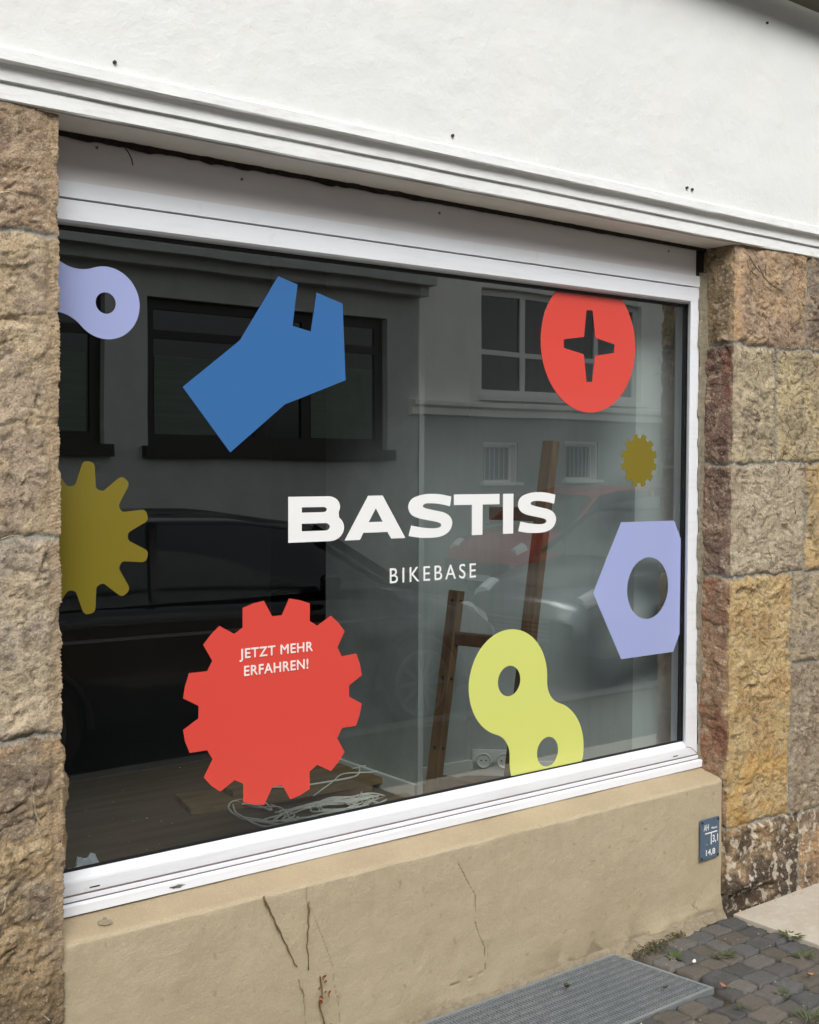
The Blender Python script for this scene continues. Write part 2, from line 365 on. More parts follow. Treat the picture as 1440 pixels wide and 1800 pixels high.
# ------------------------------------------------------------------ the shop building
bld = empty('shop_building', (2.3, W, 0), 'old house front with white plaster above rough sandstone piers and a wide shop window', 'building')
def stone_pier(name, xa, sgn, S, Z, blocks, depth, label, seed, margin, mortar_w=.008):
    """sgn=+1: pier to the right of the opening (front runs to +X), -1: to the left.
    S: sorted array, negative along the front away from the arris, positive into the reveal"""
    s, z = np.meshgrid(S, Z)
    nbx = len(blocks)
    best = np.full(s.shape, -9.); bi = np.zeros(s.shape, int)
    wob = fbm(s*9, z*9, seed, 3)*.010+fbm(s*40, z*40, seed+3, 2)*.004
    wob2 = fbm(s*9+7, z*9+3, seed+9, 3)*.010+fbm(s*40, z*40, seed+5, 2)*.004
    for i, b in enumerate(blocks):
        d = np.minimum(np.minimum(s+wob-b[0], b[1]-s-wob), np.minimum(z+wob2-b[2], b[3]-z-wob2))
        m_ = d > best; best[m_] = d[m_]; bi[m_] = i
    d = best
    ds = np.abs(s)
    # split-face relief: warped, terraced flakes
    wx = fbm(s*7, z*7, seed+21, 3)*.35; wz = fbm(s*7, z*7, seed+31, 3)*.35
    bseed = np.array([k*3.7 for k in range(nbx)])[bi]
    big = fbm(s*5+bseed+wx, z*6+wz, seed+41, 3)
    mid = fbm(s*16+bseed+wx*3, z*26+wz*3, seed+51, 4)
    t = (mid*1.0+big*.5)*2.6; ti = np.floor(t); terr = (ti+ss(.62, .95, t-ti))/2.6
    fine = fbm(s*70, z*80, seed+61, 4); rid = 1-np.abs(fbm(s*34+bseed, z*42, seed+71, 3))*2.2
    rgh = .25+.75*ss(-.25, .35, fbm(s*4.5+bseed, z*5.5, seed+191, 2))
    boss = .008+.0090*big+.0058*terr*rgh+.0020*fine*rgh-.0025*np.clip(rid-.55, 0, 1)*rgh
    # scattered sharp gouges
    gn = fbm(s*22+wx*4, z*48+wz*4, seed+81, 3); gouge = ss(.42, .62, gn)
    boss = (boss-.0045*gouge)*.88
    mg = ss(margin*.55, margin*1.25, ds+fbm(z*18, s*18, seed+91, 3)*.010)
    if sgn > 0: mg = np.where(s > 0, np.maximum(mg, ss(.004, .02, s)*.75), mg)
    ribs = np.sin((z+ds*.35+fbm(s*12, z*12, seed+95, 2)*.004)*2*np.pi/.0085)*.0019+fbm(s*60, z*60, seed+97, 3)*.0022
    h = boss*mg+ribs*(1-mg)
    ed = ss(0, .022, d+fbm(s*30, z*30, seed+101, 2)*.004)
    jt = d < mortar_w*.5
    h = h*ed-.006*(1-ss(-.002, .008, d))+fine*.0012
    h = h-.006*ss(.02, .0, ds)*np.clip(fbm(z*14, s*3, seed+111, 3)+.1, 0, 1)*2     # chipped arris
    # position
    k = ss(-.006, .006, s); nx = -sgn*k; ny = -(1-k); ln = np.hypot(nx, ny); nx /= ln; ny /= ln
    X = np.where(s < 0, xa-sgn*s, xa); Y = np.where(s > 0, W-.013+s, W-.013)
    P = np.stack([X+nx*h, Y+ny*h, z], -1)
    P[..., 2] = np.minimum(P[..., 2], 2.405)
    # colour
    col = np.zeros(s.shape+(3,))
    c1 = s2l(np.array([b[4] for b in blocks]))[bi]; c2 = s2l(np.array([b[5] for b in blocks]))[bi]
    cr = s2l(np.array([b[6] if len(b) > 6 else b[4] for b in blocks]))[bi]
    patch = ss(-.25, .35, fbm(s*6+bseed, z*6, seed+121, 4)+.25*mid)[..., None]
    col = c1*(1-patch)+c2*patch
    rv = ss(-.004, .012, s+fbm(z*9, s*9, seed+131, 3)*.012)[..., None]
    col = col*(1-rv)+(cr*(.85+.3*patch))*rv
    pale = ss(.25, .6, fbm(s*24, z*24, seed+141, 4))[..., None]; dark = ss(.2, .55, fbm(s*28, z*34, seed+151, 4))[..., None]
    col = col*(1-.38*dark)+s2l((58,50,44))*.38*dark
    col = col*(1-.30*pale)+s2l((206,188,156))*.30*pale
    gq = (gouge*mg)[..., None]; col = col*(1-.35*gq)+s2l((70,58,46))*.35*gq
    ck = (ss(.80, .97, 1-np.abs(fbm(s*38+wx*4, z*60+wz*4, seed+171, 3))*2.4)*mg*.42)[..., None]; col = col*(1-ck)+s2l((66,56,48))*ck
    ck2 = (ss(.84, .98, 1-np.abs(fbm(s*55+wx*6, z*40+wz*4, seed+181, 3))*2.4)*.30)[..., None]; col = col*(1-ck2)+s2l((216,204,184))*ck2
    lum = (col@np.array([.21,.72,.07]))[..., None]; col = (lum+(col-lum)*.80)*np.array([1.02,1.0,.96])
    mj = (1-ss(.003, .012, d+fbm(s*50, z*50, seed+161, 2)*.005))[..., None]
    col = col*(1-mj)+s2l((150,146,134))*(.85+.3*fbm(s*80, z*80, seed+163, 3)[..., None])*mj
    if sgn < 0:
        a = ((1-mg)*.5)[..., None]*(1-mj); col = col*(1-a)+s2l((196,172,140))*a; rb = (.5+.5*np.sin((z+ds*.35+fbm(s*12, z*12, seed+95, 2)*.004)*2*np.pi/.0085))[..., None]*(1-mg)[..., None]*.22*(1-mj); col = col*(1-rb)+s2l((96,78,60))*rb
    return P, col, s, z, d
def spacing(*segs):
    out = []
    for a, b, st in segs: out += list(np.arange(a, b, st))
    out = sorted(out); res = [out[0]]
    for v in out[1:]:
        if v-res[-1] > .0011: res.append(v)
    return np.array(res)
ZR = np.concatenate([np.arange(-.04, 2.42, .0042)])
# right pier: (s0,s1,z0,z1,colourA,colourB,colour of the reveal side)
tan=(178,152,118); tan2=(158,132,102); grey=(158,148,130); och=(184,148,84); och2=(164,132,78)
A=-9.
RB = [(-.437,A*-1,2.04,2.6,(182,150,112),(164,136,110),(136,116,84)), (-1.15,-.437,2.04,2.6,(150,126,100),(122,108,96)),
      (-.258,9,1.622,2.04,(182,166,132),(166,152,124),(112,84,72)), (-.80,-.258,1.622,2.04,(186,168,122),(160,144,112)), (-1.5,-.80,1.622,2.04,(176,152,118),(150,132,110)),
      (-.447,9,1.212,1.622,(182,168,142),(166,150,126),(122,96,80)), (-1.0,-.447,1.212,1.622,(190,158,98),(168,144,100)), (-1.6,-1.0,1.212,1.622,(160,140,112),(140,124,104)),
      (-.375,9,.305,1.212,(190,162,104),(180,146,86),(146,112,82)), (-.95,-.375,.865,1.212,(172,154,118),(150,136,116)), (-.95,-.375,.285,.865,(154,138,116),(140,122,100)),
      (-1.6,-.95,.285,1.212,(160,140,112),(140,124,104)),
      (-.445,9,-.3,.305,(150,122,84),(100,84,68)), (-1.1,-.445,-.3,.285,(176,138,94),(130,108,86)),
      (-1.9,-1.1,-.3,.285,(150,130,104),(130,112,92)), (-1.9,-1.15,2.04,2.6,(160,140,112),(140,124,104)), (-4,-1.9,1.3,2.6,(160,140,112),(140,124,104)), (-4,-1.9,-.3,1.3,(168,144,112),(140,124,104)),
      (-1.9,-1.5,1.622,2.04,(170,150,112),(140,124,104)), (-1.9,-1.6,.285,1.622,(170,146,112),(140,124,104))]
SR = spacing((-3.4,-1.5,.03), (-1.5,-.72,.010), (-.72,-.012,.0042), (-.012,.012,.002), (.012,.16,.0042))
P, col, s, z, d = stone_pier('right', XR, 1, SR, ZR, RB, .15, '', 11, .028)
# iron red patches of the reveal side and ochre arris of the top block, white lime flecks and darker patches towards the foot
red = s2l((124,70,56))
f1 = ss(.0, .3, fbm(s*14, z*8, 301, 3)+.15)*ss(-.03, .0, s-.0)*((z > 1.75)*(z < 2.04))*ss(2.06, 1.95, z-0*z)*ss(1.75, 1.95, z)*ss(.10, .02, s)
f2 = ss(.05, .3, fbm(s*10, z*7, 303, 3)+.2)*((z > .5)*(z < .78))*(s > -.01)*ss(.5, .6, z)*ss(.80, .72, z)
f3 = ss(.1, .4, fbm(s*16, z*7, 305, 3)+.1)*(s > 0)*(z > 1.05)*(z < 1.21)*1.0
fr = np.clip(f1*.5+f2*.5+f3*.3, 0, 1)[..., None]; col = col*(1-fr)+red*fr
fo = (ss(-.055, -.02, s)*(s < .002)*(z > 2.05)*.55*ss(-.1, .4, fbm(s*14, z*9, 307, 4)))[..., None]
col = col*(1-fo)+s2l((186,150,108))*fo
foot = ((z < .30)*(s > -.44))[...]
dk = foot*ss(.0, .3, fbm(s*6, z*7, 309, 4)+(.17-z)*2.0+.1*1)*.78; dk = dk[..., None]
col = col*(1-dk)+s2l((66,58,52))*dk
fl = (z < .30)*ss(.30, .42, fbm(s*30, z*26, 311, 5)+.25*fbm(s*6, z*6, 315, 2)); fl = (fl*.7)[..., None]; col = col*(1-fl)+s2l((214,204,186))*fl
yl = ((z > .30)*(z < .62)*(s < 0)*(s > -.37)*ss(-.1, .3, fbm(s*9, z*9, 313, 3)))[..., None]*.55; col = col*(1-yl)+s2l((184,146,82))*yl
# deep overhang near the foot of the lowest block
sh = ss(.075, .055, z-.02*fbm(s*9, z*2, 401, 2))*(s > -.30)*ss(-.34, -.2, s)
P[..., 1] += sh*.028
lump = np.exp(-(((s+.09)/.07)**2+((z-.10)/.035)**2)); P[..., 1] -= lump*.022
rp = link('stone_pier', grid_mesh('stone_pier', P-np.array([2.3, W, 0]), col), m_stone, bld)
rp['label'] = 'rough ochre and red sandstone pier right of the window'
# left pier
LB = [(-.30,9,2.118,2.6,(166,140,110),(150,128,104)), (-1.0,-.30,2.118,2.6,(160,140,112),(146,126,104)),
      (-.52,9,1.437,2.118,(168,148,124),(182,160,124)), (-1.2,-.52,1.437,2.118,(160,140,112),(146,126,104)),
      (-.30,9,.984,1.437,(184,166,136),(160,146,130)), (-1.0,-.30,.984,1.437,(160,140,112),(146,126,104)),
      (-.60,9,.30,.984,(172,146,104),(138,120,98)), (-1.3,-.60,.30,.984,(160,140,112),(146,126,104)), (-.60,9,-.3,.30,(110,94,74),(86,76,64)), (-1.3,-.60,-.3,.30,(120,104,82),(106,92,76)),
      (-4,-1.0,2.118,2.6,(160,140,112),(146,126,104)), (-4,-1.2,1.437,2.118,(160,140,112),(146,126,104)), (-4,-1.0,.984,1.437,(160,140,112),(146,126,104)), (-4,-1.3,-.3,.984,(160,140,112),(146,126,104))]
SL = spacing((-3.4,-1.3,.03), (-1.3,-.30,.009), (-.30,-.012,.0038), (-.012,.012,.0018), (.012,.16,.006))
P, col, s, z, d = stone_pier('left', XL, -1, SL, ZR, LB, .15, '', 77, .034, .012)
bul = np.exp(-(((s-.05)/.04)**2))*ss(.60, .70, z)*ss(.965, .93, z)*(.7+.5*fbm(z*9, s*9, 501, 3))
P[..., 0] += bul*.034*(s > 0)
f1 = (ss(.93, .965, z+.03*fbm(s*9, z*9, 503, 3))*(z < .972))[..., None]*.25; col = col*(1-f1)+s2l((192,140,96))*f1
f2 = (ss(.945, .915, z)*ss(.86, .89, z)*(s < -.03)*.6)[..., None]; col = col*(1-f2)+s2l((124,110,96))*f2
f3 = (ss(.62, .35, z+.15*fbm(s*5, z*5, 505, 3)))[..., None]*.55; col = col*(1-f3)+s2l((96,80,60))*f3
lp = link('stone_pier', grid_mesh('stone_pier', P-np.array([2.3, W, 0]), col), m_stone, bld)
lp['label'] = 'tan sandstone pier left of the window with a chiselled edge'

# rendered plinth under the window (front face s<0, sloping sill s>0)
PS = spacing((-.52,-.0165,.0045), (-.015,.0155,.0016), (.018,.15,.006)); PX = np.arange(XL-.004, 3.505, .0042); PX[-1] = 3.504
xx, s = np.meshgrid(PX, PS)
zt = .4865
h = fbm(xx*3, s*3, 601, 3)*.0032+fbm(xx*18, s*18, 603, 4)*.0009+fbm(xx*70, s*70, 605, 3)*.0004
h += -.0035*np.clip(fbm(xx*10, s*2, 607, 3), 0, 1)*np.exp(-(s/.012)**2)      # worn edge
pc = s2l((181,167,141))*np.ones(xx.shape+(3,)); zf = np.where(s < 0, zt+s, zt)
def polydist(pts):
    r = np.full(xx.shape, 9.)
    for (a, b), (c, e) in zip(pts[:-1], pts[1:]):
        dx, dz = c-a, e-b; t = np.clip(((xx-a)*dx+(zf-b)*dz)/(dx*dx+dz*dz), 0, 1)
        r = np.minimum(r, np.hypot(xx-a-t*dx, zf-b-t*dz))
    return r
wobx = fbm(xx*30, s*30, 611, 3)*.004
CR = {}
def crack(pts, wd, dep, colr=(70,58,44), al=.8):
    global h, pc
    dd = polydist(pts)+np.abs(wobx)*.3
    k = ss(wd, wd*.35, dd)*(s < .004); h = h-dep*k; kk = (k*al)[..., None]; pc = pc*(1-kk)+s2l(colr)*kk
CRACKS = __import__('json').loads('''[[[[1.728, 0.496], [1.732, 0.431], [1.745, 0.415], [1.785, 0.32], [1.815, 0.242], [1.821, 0.189], [1.836, 0.133], [1.842, 0.06]], 0.002, 0.002, 0.5], [[[2.262, 0.494], [2.261, 0.435], [2.294, 0.381], [2.331, 0.322], [2.329, 0.245], [2.347, 0.197], [2.368, 0.157], [2.374, 0.086]], 0.0023, 0.003, 0.8], [[[2.374, 0.086], [2.297, 0.077], [2.231, 0.073]], 0.0022, 0.003, 0.7], [[[2.382, 0.163], [2.383, 0.093]], 0.002, 0.001, 0.5], [[[2.391, 0.175], [2.392, 0.11]], 0.002, 0.001, 0.35], [[[3.329, 0.077], [3.38, 0.035]], 0.0022, 0.003, 0.7], [[[3.345, 0.05], [3.36, 0.075]], 0.003, 0.003, 0.6]]''')
for pts, wd, dep, al in CRACKS: crack([tuple(p) for p in pts], wd, dep, al=al)
st = (ss(.0, .35, fbm(xx*2.2, s*6, 621, 4))*ss(-.30, -.47, s)*.45)[..., None]; pc = pc*(1-st)+s2l((128,114,90))*st
st = (ss(.05, .4, fbm(xx*26, s*1.6, 651, 3)+.15*fbm(xx*5, s*5, 653, 2))*ss(-.30, -.02, s)*(s < .01)*.06)[..., None]; pc = pc*(1-st)+s2l((132,118,94))*st
st = (ss(-.1, .35, fbm(xx*4, s*14, 655, 4)+.3*ss(-.42, -.5, s))*ss(-.37, -.49, s)*.4)[..., None]; pc = pc*(1-st)+s2l((134,122,100))*st
st = (ss(.1, .4, fbm(xx*7, s*9, 623, 4)+.2)*ss(-.36, -.45, s)*ss(2.5, 2.8, xx)*ss(3.15, 2.95, xx)*.6)[..., None]; pc = pc*(1-st)+s2l((98,92,70))*st
fl = ss(.32, .42, fbm(xx*9, s*16, 625, 4)+.25*ss(-.455, -.485, s))*ss(-.452, -.47, s)*ss(2.9, 3.05, xx); h = h-.005*fl; fl = (fl*.9)[..., None]; pc = pc*(1-fl)+s2l((176,166,150))*fl
sp = (ss(.84, .92, fbm(xx*34, s*34, 627, 2))*.35)[..., None]; pc = pc*(1-sp)+s2l((112,94,70))*sp
top = ss(-.004, .010, s)[..., None]; pc = pc*(1-top)+s2l((176,160,132))*(.92+.08*fbm(xx*5, s*5, 631, 3)[..., None])*top
k = ss(-.006, .006, s)
Y = W+np.clip(s, 0, 9)+.0035*np.exp(-(s/.006)**2)-h*(1-k)
Z = np.where(s < 0, zt+s, zt+s*.24)-.0025*np.exp(-(s/.006)**2)+h*k
foot = ss(-.40, -.50, s)*(.012+.010*fbm(xx*6, s*6, 641, 3)); Y = Y-foot*ss(2.9, 3.2, xx)
Y = np.maximum(Y, W-.03)
P = np.stack([xx, Y, Z], -1)-np.array([2.3, W, 0])
o = link('plinth', grid_mesh('plinth', P[:, ::-1], pc[:, ::-1]), m_plinth, bld); o['label'] = 'cracked beige rendered wall under the window with a sloping sill'
MB().box(3.495,3.5045,W+.006,W+.12,-.05,.482).build('plinth_end', m_plinth, bld, org=(2.3,W,0))

# cornice and wall above
mb = MB()
prof = [(FY+.03,2.3915),(W-.028,2.3915),(W-.031,2.3945),(W-.031,2.425),(W-.028,2.4275),(W-.028,2.4305),(W-.0385,2.4325),(W-.0385,2.451),(W-.040,2.458),(W-.047,2.465),(W-.0475,2.4665),(W-.058,2.4670),(W-.0605,2.470),(W-.0605,2.4945),(W-.058,2.4975),(W-.0475,2.5005),(W-.0475,2.504)]
n = 240; vs = []; fs = []
for i in range(n+1):
    x = -3+i*(10/n)
    for j, (y, zz) in enumerate(prof):
        jx = float(fbm(np.array([x*5.]), np.array([j*3.1]), 700, 3)[0])*.0011 if j > 0 else 0
        vs.append((x, y+jx*.8, zz+jx))
q = len(prof)
for i in range(n):
    for j in range(q-1): fs.append((i*q+j, i*q+j+1, (i+1)*q+j+1, (i+1)*q+j))
mb.add(vs, fs)
co = mb.build('cornice', m_corn, bld, org=(2.3,W,0)); co['label'] = 'white moulded cornice running over the window'
MB().box(XL-.05,XR+.02,W-.02,FY+.03,2.3885,2.3905).build('soffit', m_soffit, bld, org=(2.3,W,0))
# upper wall as a gently uneven sheet
XW = np.arange(-3, 7.01, .02); ZW = np.concatenate([np.arange(2.4985, 3.19, .01)])
xx, zz = np.meshgrid(XW, ZW)
hh = fbm(xx*1.5, zz*1.5, 711, 3)*.003+fbm(xx*9, zz*9, 713, 3)*.0012
P = np.stack([xx, W-.046-hh, zz], -1)
cv = []
R_ = .035
for a in np.linspace(0, math.pi/2, 10): cv.append((W-.046-R_+R_*math.cos(a), 3.19+.07*math.sin(a)))
Pc = np.stack([np.stack([XW, np.full(XW.shape, y), np.full(XW.shape, zz_)], -1) for y, zz_ in cv[1:]], 0)
P = np.concatenate([P, Pc], 0)-np.array([2.3, W, 0])
uw = link('upper_wall', grid_mesh('upper_wall', P), m_white, bld)
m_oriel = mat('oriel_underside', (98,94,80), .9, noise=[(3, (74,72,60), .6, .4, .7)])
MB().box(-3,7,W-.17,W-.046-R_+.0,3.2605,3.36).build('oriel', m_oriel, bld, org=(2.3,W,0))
MB().box(-3,7,W-.17,W+.3,3.362,7.5).build('upper_storey', m_white, bld, org=(2.3,W,0))
# plaster blemishes: nail holes
m_hole = mat('nail_hole', (52,50,46), .9)
for x, zz in [[1.173, 2.52], [2.183, 2.529], [3.205, 2.534], [3.232, 2.532], [3.632, 3.174]]:
    t = MB(); t.cyl((x, W-.0475-.004, zz), (x, W-.04, zz), .0045, 10); t.build('nail_hole', m_hole, bld, org=(2.3,W,0))
# roller shutter panel and foam gap
pn = MB().extr([(FY+.0,2.2765),(FY+.0,2.3795),(FY+.02,2.3805),(FY+.02,2.2765)], XL-.06, 3.462, closed=True, dz=(-.002,.006)).build('shutter_panel', m_panel, bld, org=(2.3,W,0)); pn['label'] = 'grey board panel above the window frame'
vs = []; fs = []; n = 160
for i in range(n+1):
    x = XL-.05+i*(XR+.05-XL)/n
    a = abs(float(fbm(np.array([x*11.]), np.array([1.]), 721, 4)[0]))*.007*(1.2 if x < 2.2 else .35); b = abs(float(fbm(np.array([x*13.]), np.array([5.]), 723, 4)[0]))*.010*(1.2 if x < 2.2 else .6)
    vs += [(x, FY-.004-a*.5, 2.3775-a), (x, FY-.008-b*.3, 2.386), (x, FY-.010-b, 2.3885)]
for i in range(n):
    for j in range(2): fs.append((i*3+j, i*3+j+1, i*3+j+4, i*3+j+3))
fo = MB().add(vs, fs).build('foam_gap', m_foam, bld, org=(2.3,W,0)); fo['label'] = 'ragged dark foam strip between soffit and panel'
MB().box(3.462,XR+.03,FY+.004,FY+.03,2.275,2.389).build('dark_corner_gap', m_foam, bld, org=(2.3,W,0))
for x, zz in ((1.60,2.350),(2.27,2.352),(3.31,2.358),(1.20,2.365)):
    MB().cyl((x,FY-.003,zz),(x,FY+.002,zz),.0035,10).build('screw', m_groove, bld, org=(2.3,W,0))
pts = [(1.262,FY-.012,2.378),(1.272,FY-.016,2.366),(1.281,FY-.018,2.350),(1.286,FY-.016,2.334)]
MB().tube(catmull(pts, 4, False), .0016, 5).build('loose_wire', m_black, bld, org=(2.3,W,0))

# window: frame, glass, gasket
win = bpy.data.objects.new('window', None); C.objects.link(win); win.parent = bld; win.location = (0,0,0); win['label'] = 'large shop window in a white plastic frame'
def wbuild(mb_, name, m, **k):
    o = mb_.build(name, m, None, org=(2.3,W,0), **k); o.parent = win; o.location = (0,0,0); return o
XG0, XG1 = XL-.06, 3.421
mb = MB()
mb.extr([(G+.012,.603),(G-.006,.603),(FY+.007,.594),(FY+.002,.590),(FY,.584),(FY,.556),(FY+.004,.5545),(FY-.005,.5535),(FY-.007,.551),(FY-.007,.5415),(FY-.003,.540),(FY-.016,.538),(FY-.021,.535),(FY-.023,.5135),(FY-.018,.511),(FY+.02,.511)], XG0, 3.512)
wbuild(mb, 'frame_bottom', m_frame)
mb = MB()
mb.extr([(G+.012,2.176),(G-.004,2.176),(FY+.006,2.1785),(FY,2.184),(FY,2.2315),(FY+.005,2.2335)], XG0, 3.485, dz=(-.0005,.013))
mb.extr([(FY+.005,2.2345),(FY-.004,2.2365),(FY-.004,2.2745),(FY+.02,2.2765)], XG0, 3.485, dz=(-.0005,.013))
wbuild(mb, 'frame_top', m_frame)
mb = MB(); prof = [(G+.012,3.461),(G-.004,3.460),(FY+.012,3.447),(FY+.001,3.441),(FY-.001,3.486),(FY+.004,3.4935),(FY+.02,3.4945)]
vs = []
for zz in (.556, 2.285): vs += [(x-(.0 if zz < 1 else .004)-( .0 if j < 4 else (0 if zz < 1 else .004)), y, zz) for j, (y, x) in enumerate(prof)]
for i_ in (4,5,6): vs[i_] = (vs[i_][0]+.018, vs[i_][1], vs[i_][2])
n = len(prof); mb.add(vs, [(i, i+1, n+i+1, n+i) for i in range(n-1)])
wbuild(mb, 'frame_side', m_frame)
wbuild(MB().box(XG0-.02,XG0+.01,FY,G+.02,.55,2.27), 'frame_side', m_frame)
mb = MB(); mb.box(XG0,3.459,G-.0055,G+.006,.6035,.6075); wbuild(mb, 'gasket', m_black)
mb = MB(); mb.extr([(G-.006,2.166),(G-.006,2.1755),(G+.006,2.1755),(G+.006,2.166)], XG0, 3.459, closed=True, dz=(-.0005,.013)); wbuild(mb, 'gasket', m_black)
mb = MB(); mb.box(3.4505,3.4595,G-.010,G-.004,.608,2.19); mb.box(3.4405,3.449,G-.004,G+.004,.608,2.19); wbuild(mb, 'gasket', m_black)
gl = MB().add([(XG0-.02,G,.58),(3.462,G,.58),(3.462,G,2.2),(XG0-.02,G,2.2)], [(0,1,2,3)]); wbuild(gl, 'glass', m_glass)
for x in (1.185, 3.385):
    o = wbuild(MB().box(x-.013,x+.013,FY-.0008,FY+.002,.5635,.5665), 'drain_slot', m_black)
wbuild(MB().tube(catmull([(3.443,FY-.0012,.5905),(3.470,FY-.0014,.583),(3.506,FY-.0014,.5575)], 4, False), .0009, 5), 'miter_seam', m_groove)
# grime lines in the sill profile grooves
wbuild(MB().box(XG0,3.508,FY-.0062,FY+.001,.5538,.5548), 'grime_line', m_groove)
wbuild(MB().box(XG0,3.508,FY-.0095,FY+.001,.5390,.5400), 'grime_line', m_groove)
m_chip = mat('worn_metal', (86,80,74), .6, noise=[(90, (150,146,140), .8, .45, .6)])
ch = [(1.397+.020*math.cos(a)*(1+.25*math.sin(3*a)), .5255+.004*math.sin(a)*(1+.3*math.sin(5*a+1))) for a in np.linspace(0, 2*math.pi, 24, endpoint=False)]
o = shape2d('worn_patch', [ch], FY-.0236, m_chip, None); o.parent = win; o.location = Vector(o.location)-Vector((2.3,W,0)); o['label'] = 'dark scuffed spot on the white sill profile'
# sealant between frame and stone
vs = []; fs = []; n = 170
for i in range(n+1):
    zz = .52+i*(2.30-.52)/n
    e = float(fbm(np.array([zz*12.]), np.array([2.]), 731, 4)[0])*.006; base = 3.507-(zz-.52)*.0115
    wd_ = .008+.005*(math.sin(zz*37)*math.sin(zz*13)>-.1) if zz > .82 else .003
    vs += [(base-wd_+e, FY-.004, zz), (base-wd_+.004+e, FY-.010, zz), (3.525, FY-.016+e, zz), (3.54, FY-.02, zz)]
for i in range(n):
    for j in range(3): fs.append((i*4+j, i*4+j+1, i*4+j+5, i*4+j+4))
MB().add(vs, fs).build('mortar_joint', m_mortar, bld, org=(2.3,W,0))
mb = MB()
me = bpy.data.meshes.new('mortar_lump'); bm = bmesh.new(); bmesh.ops.create_icosphere(bm, subdivisions=3, radius=1)
for v in bm.verts:
    k = 1+.3*float(fbm(np.array([v.co.x*2+v.co.z]), np.array([v.co.y*2+4]), 741, 3)[0]); v.co = Vector((v.co.x*.022*k, v.co.y*.016*k, v.co.z*.022*k))
bm.to_mesh(me); bm.free(); o = link('mortar_lump', me, m_mortar, bld, True); o.location = (3.528-2.3, .108, .532)

# interior
m_iw2 = mat('return_white_lit', (218,222,218), .85, spec=.2, noise=[((20,20,2), (200,206,202), .4, .5, .75)])  # lit copy of the wall white: stronger light on the return put into its colour
m_iw = mat('interior_white_dimmed', (172,176,174), .85, spec=.2, noise=[(2, (144,152,148), .5, .4, .7), ((30,30,2), (136,144,140), .3, .5, .75)])  # white walls, darkened in colour to stand in for weaker light indoors
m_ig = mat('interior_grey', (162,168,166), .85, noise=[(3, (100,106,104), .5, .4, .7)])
m_if = mat('interior_floor', (102,86,68), .7, noise=[((2,22,2), (66,54,42), .7, .4, .65), (40, (120,104,84), .3, .6, .75)], bump=[((3,30,3), .3, .003)])
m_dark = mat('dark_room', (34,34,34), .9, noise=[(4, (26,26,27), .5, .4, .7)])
FZ = .45
def ibuild(mb_, name, m): return mb_.build(name, m, bld, org=(2.3,W,0))
PA = (2.54, 3.187, 3.75), (2.905, 3.348), (3.37, 2.95)
(ax, ay0, ay1), (nx_, ny_), (bx, by) = PA
ibuild(MB().add([(-1.2,G+.03,FZ),(4.2,G+.03,FZ),(4.2,4.15,FZ),(-1.2,4.15,FZ)], [(0,1,2,3)]), 'interior_floor', m_if)
def wallseg(mb_, pts, z0=FZ, z1=2.6, th=0):
    for (x0, y0), (x1, y1) in zip(pts[:-1], pts[1:]):
        mb_.add([(x0,y0,z0),(x1,y1,z0),(x1,y1,z1),(x0,y0,z1)], [(0,1,2,3)])
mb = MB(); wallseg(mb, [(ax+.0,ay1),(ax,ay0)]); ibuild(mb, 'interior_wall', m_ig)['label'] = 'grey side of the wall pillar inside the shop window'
mb = MB(); wallseg(mb, [(ax+.001,ay0),(ax+.022,ay0-.002),(ax+.030,ny_+.02),(nx_,ny_),(bx,by)]); ibuild(MB().add([(bx,by,FZ),(4.2,by,FZ),(4.2,by,2.6),(bx,by,2.6)], [(0,1,2,3)]), 'interior_wall', m_iw2)['label'] = 'white wall return at the right end of the shop window, coloured lighter for stronger light'; o = ibuild(mb, 'interior_wall', m_iw); o['label'] = 'white niche and splayed wall inside the shop window, colour darkened for dim light'
m_base = mat('skirting_white', (206,208,204), .5)
mb = MB()
for (x0, y0), (x1, y1) in (((ax,ay1),(ax,ay0)), ((ax+.030,ny_+.02),(nx_,ny_)), ((nx_,ny_),(bx,by))):
    dx, dy = x1-x0, y1-y0; L_ = math.hypot(dx, dy); nx2, ny2 = dy/L_*.012, -dx/L_*.012
    if nx2 > 0: nx2, ny2 = -nx2, -ny2
    if abs(nx2) < .002 and ny2 > 0: ny2 = -ny2
    mb.add([(x0+nx2,y0+ny2,FZ+.001),(x1+nx2,y1+ny2,FZ+.001),(x1+nx2,y1+ny2,FZ+.055),(x0+nx2,y0+ny2,FZ+.055),(x0,y0,FZ+.057),(x1,y1,FZ+.057)], [(0,1,2,3),(3,2,5,4)])
ibuild(mb, 'skirting_board', m_base)
# dark room beyond the display floor, ceiling, left end
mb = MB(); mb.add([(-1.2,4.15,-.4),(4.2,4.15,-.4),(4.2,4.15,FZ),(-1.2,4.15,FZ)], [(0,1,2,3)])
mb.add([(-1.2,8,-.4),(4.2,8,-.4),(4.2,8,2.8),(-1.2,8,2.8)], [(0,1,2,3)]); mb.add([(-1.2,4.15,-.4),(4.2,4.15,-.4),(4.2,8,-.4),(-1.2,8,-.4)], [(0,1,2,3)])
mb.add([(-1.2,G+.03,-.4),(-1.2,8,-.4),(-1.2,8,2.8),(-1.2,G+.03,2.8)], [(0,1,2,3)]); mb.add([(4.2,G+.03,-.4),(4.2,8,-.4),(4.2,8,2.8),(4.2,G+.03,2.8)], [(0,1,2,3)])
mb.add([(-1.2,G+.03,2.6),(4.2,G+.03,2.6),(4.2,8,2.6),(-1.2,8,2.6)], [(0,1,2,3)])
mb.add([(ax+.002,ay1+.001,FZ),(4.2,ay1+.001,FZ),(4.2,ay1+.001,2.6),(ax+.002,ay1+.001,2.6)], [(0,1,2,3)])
ibuild(mb, 'dark_room', m_dark)
